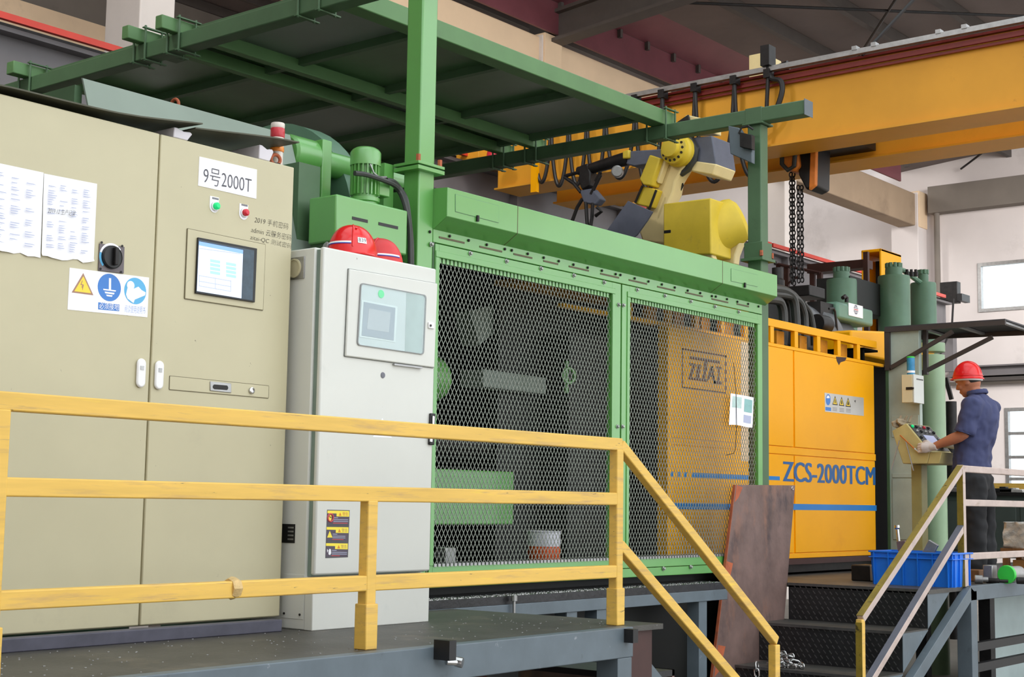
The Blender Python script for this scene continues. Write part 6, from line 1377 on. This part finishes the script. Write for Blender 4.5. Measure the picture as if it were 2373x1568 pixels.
RSh, REl, RWr = V((PX0+.195, 4.475, 1.385)), V((PX0+.235, 4.56, 1.15)), V((PX0+.17, 4.79, 1.09))
LH = ((0, 1, -.08), (1, 0, -.15), (.15, 0, 1)); RH = ((-.1, 1, .15), (0, .2, -1), (-1, 0, 0))
b = MB()
# trunk, legs and neck (under the clothes), arms, hands, head
loft(b, [((PX0, 4.53, .80), .09, .065), ((PX0, 4.535, .92), .105, .07), ((PX0, 4.53, 1.05), .12, .085), ((PX0, 4.49, 1.25), .15, .10), ((PX0, 4.47, 1.37), .165, .09), ((PX0, 4.48, 1.43), .10, .07), ((PX0, 4.505, 1.48), .057, .058), ((PX0, 4.53, 1.53), .054, .058), ((PX0, 4.56, 1.58), .055, .06)])
for s in (-1, 1):
    b.ring([(PX0+s*.06, 4.53, .86), (PX0+s*.088, 4.51, .70), (PX0+s*.092, 4.505, .49), (PX0+s*.094, 4.51, .30), (PX0+s*.095, 4.50, .08), (PX0+s*.1, 4.53, .045)], [.05, .062, .052, .052, .04, .035], 16)
    b.ring([(PX0+s*.1, 4.48, .04), (PX0+s*.1, 4.56, .04), (PX0+s*.105, 4.66, .03)], [.035, .04, .03], 14)
for Sh, El, Wr in ((LSh, LEl, LWr), (RSh, REl, RWr)):
    b.ring([Sh+V((0, 0, .03)), Sh, Sh.lerp(El, .5), El, El.lerp(Wr, .12), El.lerp(Wr, .35), El.lerp(Wr, .75), Wr, Wr.lerp(El, -.06)], [.045, .056, .05, .044, .046, .046, .034, .028, .028], 16)
hand(b, LWr, *LH); hand(b, RWr, *RH)
rot = -.32
hc = V((PX0, 4.572, 1.603))
def hp(x, y, z): return hc+V((x, y*cos(rot)-z*sin(rot), y*sin(rot)+z*cos(rot)))
ell(b, hc, (.076, .097, .112), rot); ell(b, hp(0, .028, -.062), (.060, .066, .062), rot); ell(b, hp(0, .055, -.098), (.032, .034, .026), rot)
ell(b, hp(0, .075, .022), (.055, .026, .016), rot)                                                     # brow
b.ring([hp(0, .092, .018), hp(0, .103, -.012), hp(0, .112, -.030), hp(0, .098, -.040)], [.009, .011, .0145, .010], 10)     # nose
for s in (-1, 1):
    ell(b, hp(s*.012, .098, -.034), (.009, .011, .008), rot, 8)
    ell(b, hp(s*.040, .062, -.035), (.026, .028, .028), rot, 10)                                           # cheek
    ell(b, hp(s*.079, -.006, -.012), (.010, .020, .034), rot-.15, 10); ell(b, hp(s*.080, .002, -.030), (.008, .012, .014), rot, 8)
ell(b, hp(0, .092, -.066), (.024, .010, .006), rot, 8); ell(b, hp(0, .090, -.078), (.021, .010, .007), rot, 8)          # lips
remesh(b.build('body', m_skin, wk), .0065, 3, .5)
g = MB()
for s in (-1, 1): ell(g, hp(s*.031, .086, .002), (.013, .008, .0075), rot, 8)
g.build('eyes', m_paper, wk)
g = MB()
for s in (-1, 1): ell(g, hp(s*.031, .0925, .001), (.006, .003, .006), rot, 6); g.ring([hp(s*.016, .093, .020), hp(s*.032, .094, .024), hp(s*.050, .080, .019)], .0035, 6)
g.build('pupils_and_brows', m_hair, wk)
MB().ring([hp(-.022, .096, -.0715), hp(0, .102, -.0715), hp(.022, .096, -.0715)], .0016, 6).build('mouth_line', mat('lip_brown', (120, 66, 56), .5, var=0), wk)
# short hair under the helmet
h = MB(); ell(h, hp(0, -.012, .012), (.079, .092, .098), rot); hr = h.build('hair', m_hair, wk)
# cut the hair away from the face by building only the back shell
for v in hr.data.vertices:
    l = v.co+ORG[wk.name]-hc; y = l.y*cos(rot)+l.z*sin(rot); z = -l.y*sin(rot)+l.z*cos(rot)
    if y > .0 and z < .03 or z < -.058: v.co += (hc-ORG[wk.name]-v.co)*.35
# clothes
sh = MB()
loft(sh, [((PX0, 4.56, .885), .196, .140), ((PX0, 4.555, .93), .192, .136), ((PX0, 4.548, 1.02), .188, .138), ((PX0, 4.535, 1.10), .192, .142), ((PX0, 4.505, 1.20), .203, .142), ((PX0, 4.482, 1.29), .210, .137), ((PX0, 4.468, 1.37), .205, .118), ((PX0, 4.472, 1.425), .165, .095), ((PX0, 4.485, 1.465), .098, .076), ((PX0, 4.495, 1.49), .076, .070)], 36, wr=.022)
for Sh, El in ((LSh, LEl), (RSh, REl)):
    e = Sh.lerp(El, .93); sh.ring([Sh+V(((PX0-Sh.x)*.35, 0, .025)), Sh+V((0, 0, .01)), Sh.lerp(El, .3), Sh.lerp(El, .6), e], [.075, .083, .080, .077, .078], 20)
shirt = remesh(sh.build('shirt', m_shirt, wk), .011, 3, .5)
crumple(shirt, .035, .09)
cl = MB()
pts = [(PX0+.078*cos(t), 4.500+.074*sin(t), 1.495+.012*sin(t)*-1) for t in [2*pi*k/24 for k in range(24)]]
cl.ring(pts, .013, 8, closed=True).ring([(x, y+.004, z+.018) for x, y, z in pts], .010, 8, closed=True)
remesh(cl.build('collar', m_shirt, shirt), .007, 2)
sl = MB()
for Sh, El in ((LSh, LEl), (RSh, REl)):
    e = Sh.lerp(El, .93); d = (El-Sh).normalized(); sl.ring([e-d*.012, e+d*.002], [.0795, .0795], 20)
sl.build('sleeve_hem', m_shirt, shirt)
box((PX0-.10, 4.62, 1.22), (PX0-.02, 4.625, 1.31)).build('breast_pocket', m_shirt, shirt)
tr = MB()
loft(tr, [((PX0, 4.535, .72), .165, .105), ((PX0, 4.535, .82), .168, .118), ((PX0, 4.54, .90), .150, .104), ((PX0, 4.54, .99), .140, .095)], 30, wr=.01)
for s in (-1, 1):
    loft(tr, [((PX0+s*.098, 4.512, .055), .066, .086), ((PX0+s*.097, 4.500, .12), .068, .084), ((PX0+s*.095, 4.496, .30), .070, .086), ((PX0+s*.094, 4.505, .48), .074, .088), ((PX0+s*.09, 4.510, .66), .088, .108), ((PX0+s*.085, 4.525, .82), .085, .11)], 22, ph=s, wr=.035)
crumple(remesh(tr.build('trousers', m_trouser, wk), .011, 3, .5), .032, .10)
for s in (-1, 1):
    q = MB(); ell(q, (PX0+s*.103, 4.585, .040), (.046, .125, .040), 0, 12); ell(q, (PX0+s*.10, 4.50, .055), (.043, .06, .055), 0, 12); q.box((PX0+s*.103-.045, 4.45, .001), (PX0+s*.103+.045, 4.70, .022))
    remesh(q.build('shoe', m_black, wk), .008, 2)
for W, F in ((LWr, LH), (RWr, RH)):
    q = hand(MB(), W, *F, fat=.0028); d = V(F[0]).normalized(); q.ring([W-d*.035, W-d*.005, W+d*.02], [.033, .033, .032], 16)
    remesh(q.build('glove', m_glove, wk), .0042, 2)
# helmet
hh = V((PX0, 4.578, 1.622)); hrot = -.02
hm = MB(); dome(hm, hh, .108, .120, .137, 0)
hel = hm.build('helmet_shell', m_hat, wk)
def orim(e, lift, n=44): return [hh+V(((.108+e)*cos(t), (.120+e)*sin(t), lift)) for t in [2*pi*k/n for k in range(n)]]
bm_ = MB(); n = 44; a, c = orim(.001, .004), orim(.012, -.004)
c = [p+V((0, .012*max(0, sin(2*pi*k/n))**2, -.004*max(0, sin(2*pi*k/n)))) for k, p in enumerate(c)]
low = [p+V((0, 0, -.005)) for p in c]; a2 = [p+V((0, 0, -.006)) for p in a]
bm_.add(a+c+low+a2, [(r*n+k, r*n+(k+1) % n, ((r+1) % 4)*n+(k+1) % n, ((r+1) % 4)*n+k) for r in range(4) for k in range(n)])
bm_.build('helmet_brim', m_hat, hel)
MB().ring([hh+V((.1095*cos(t), .1215*sin(t), .020)) for t in [2*pi*k/44 for k in range(44)]], .003, 6, closed=True).build('shell_rib', m_hat, hel)
MB().ring([hh+V((0, .120*cos(t)*.98, .137*sin(t)**.9+.002)) for t in [pi*(.08+.84*k/20) for k in range(21)]], .006, 8).build('shell_ridge', m_hat, hel)
MB().ring([hh+V((.096*cos(t), .108*sin(t)-.004, -.012)) for t in [2*pi*k/32 for k in range(32)]], .010, 8, closed=True).build('helmet_liner', m_whitep, hel)
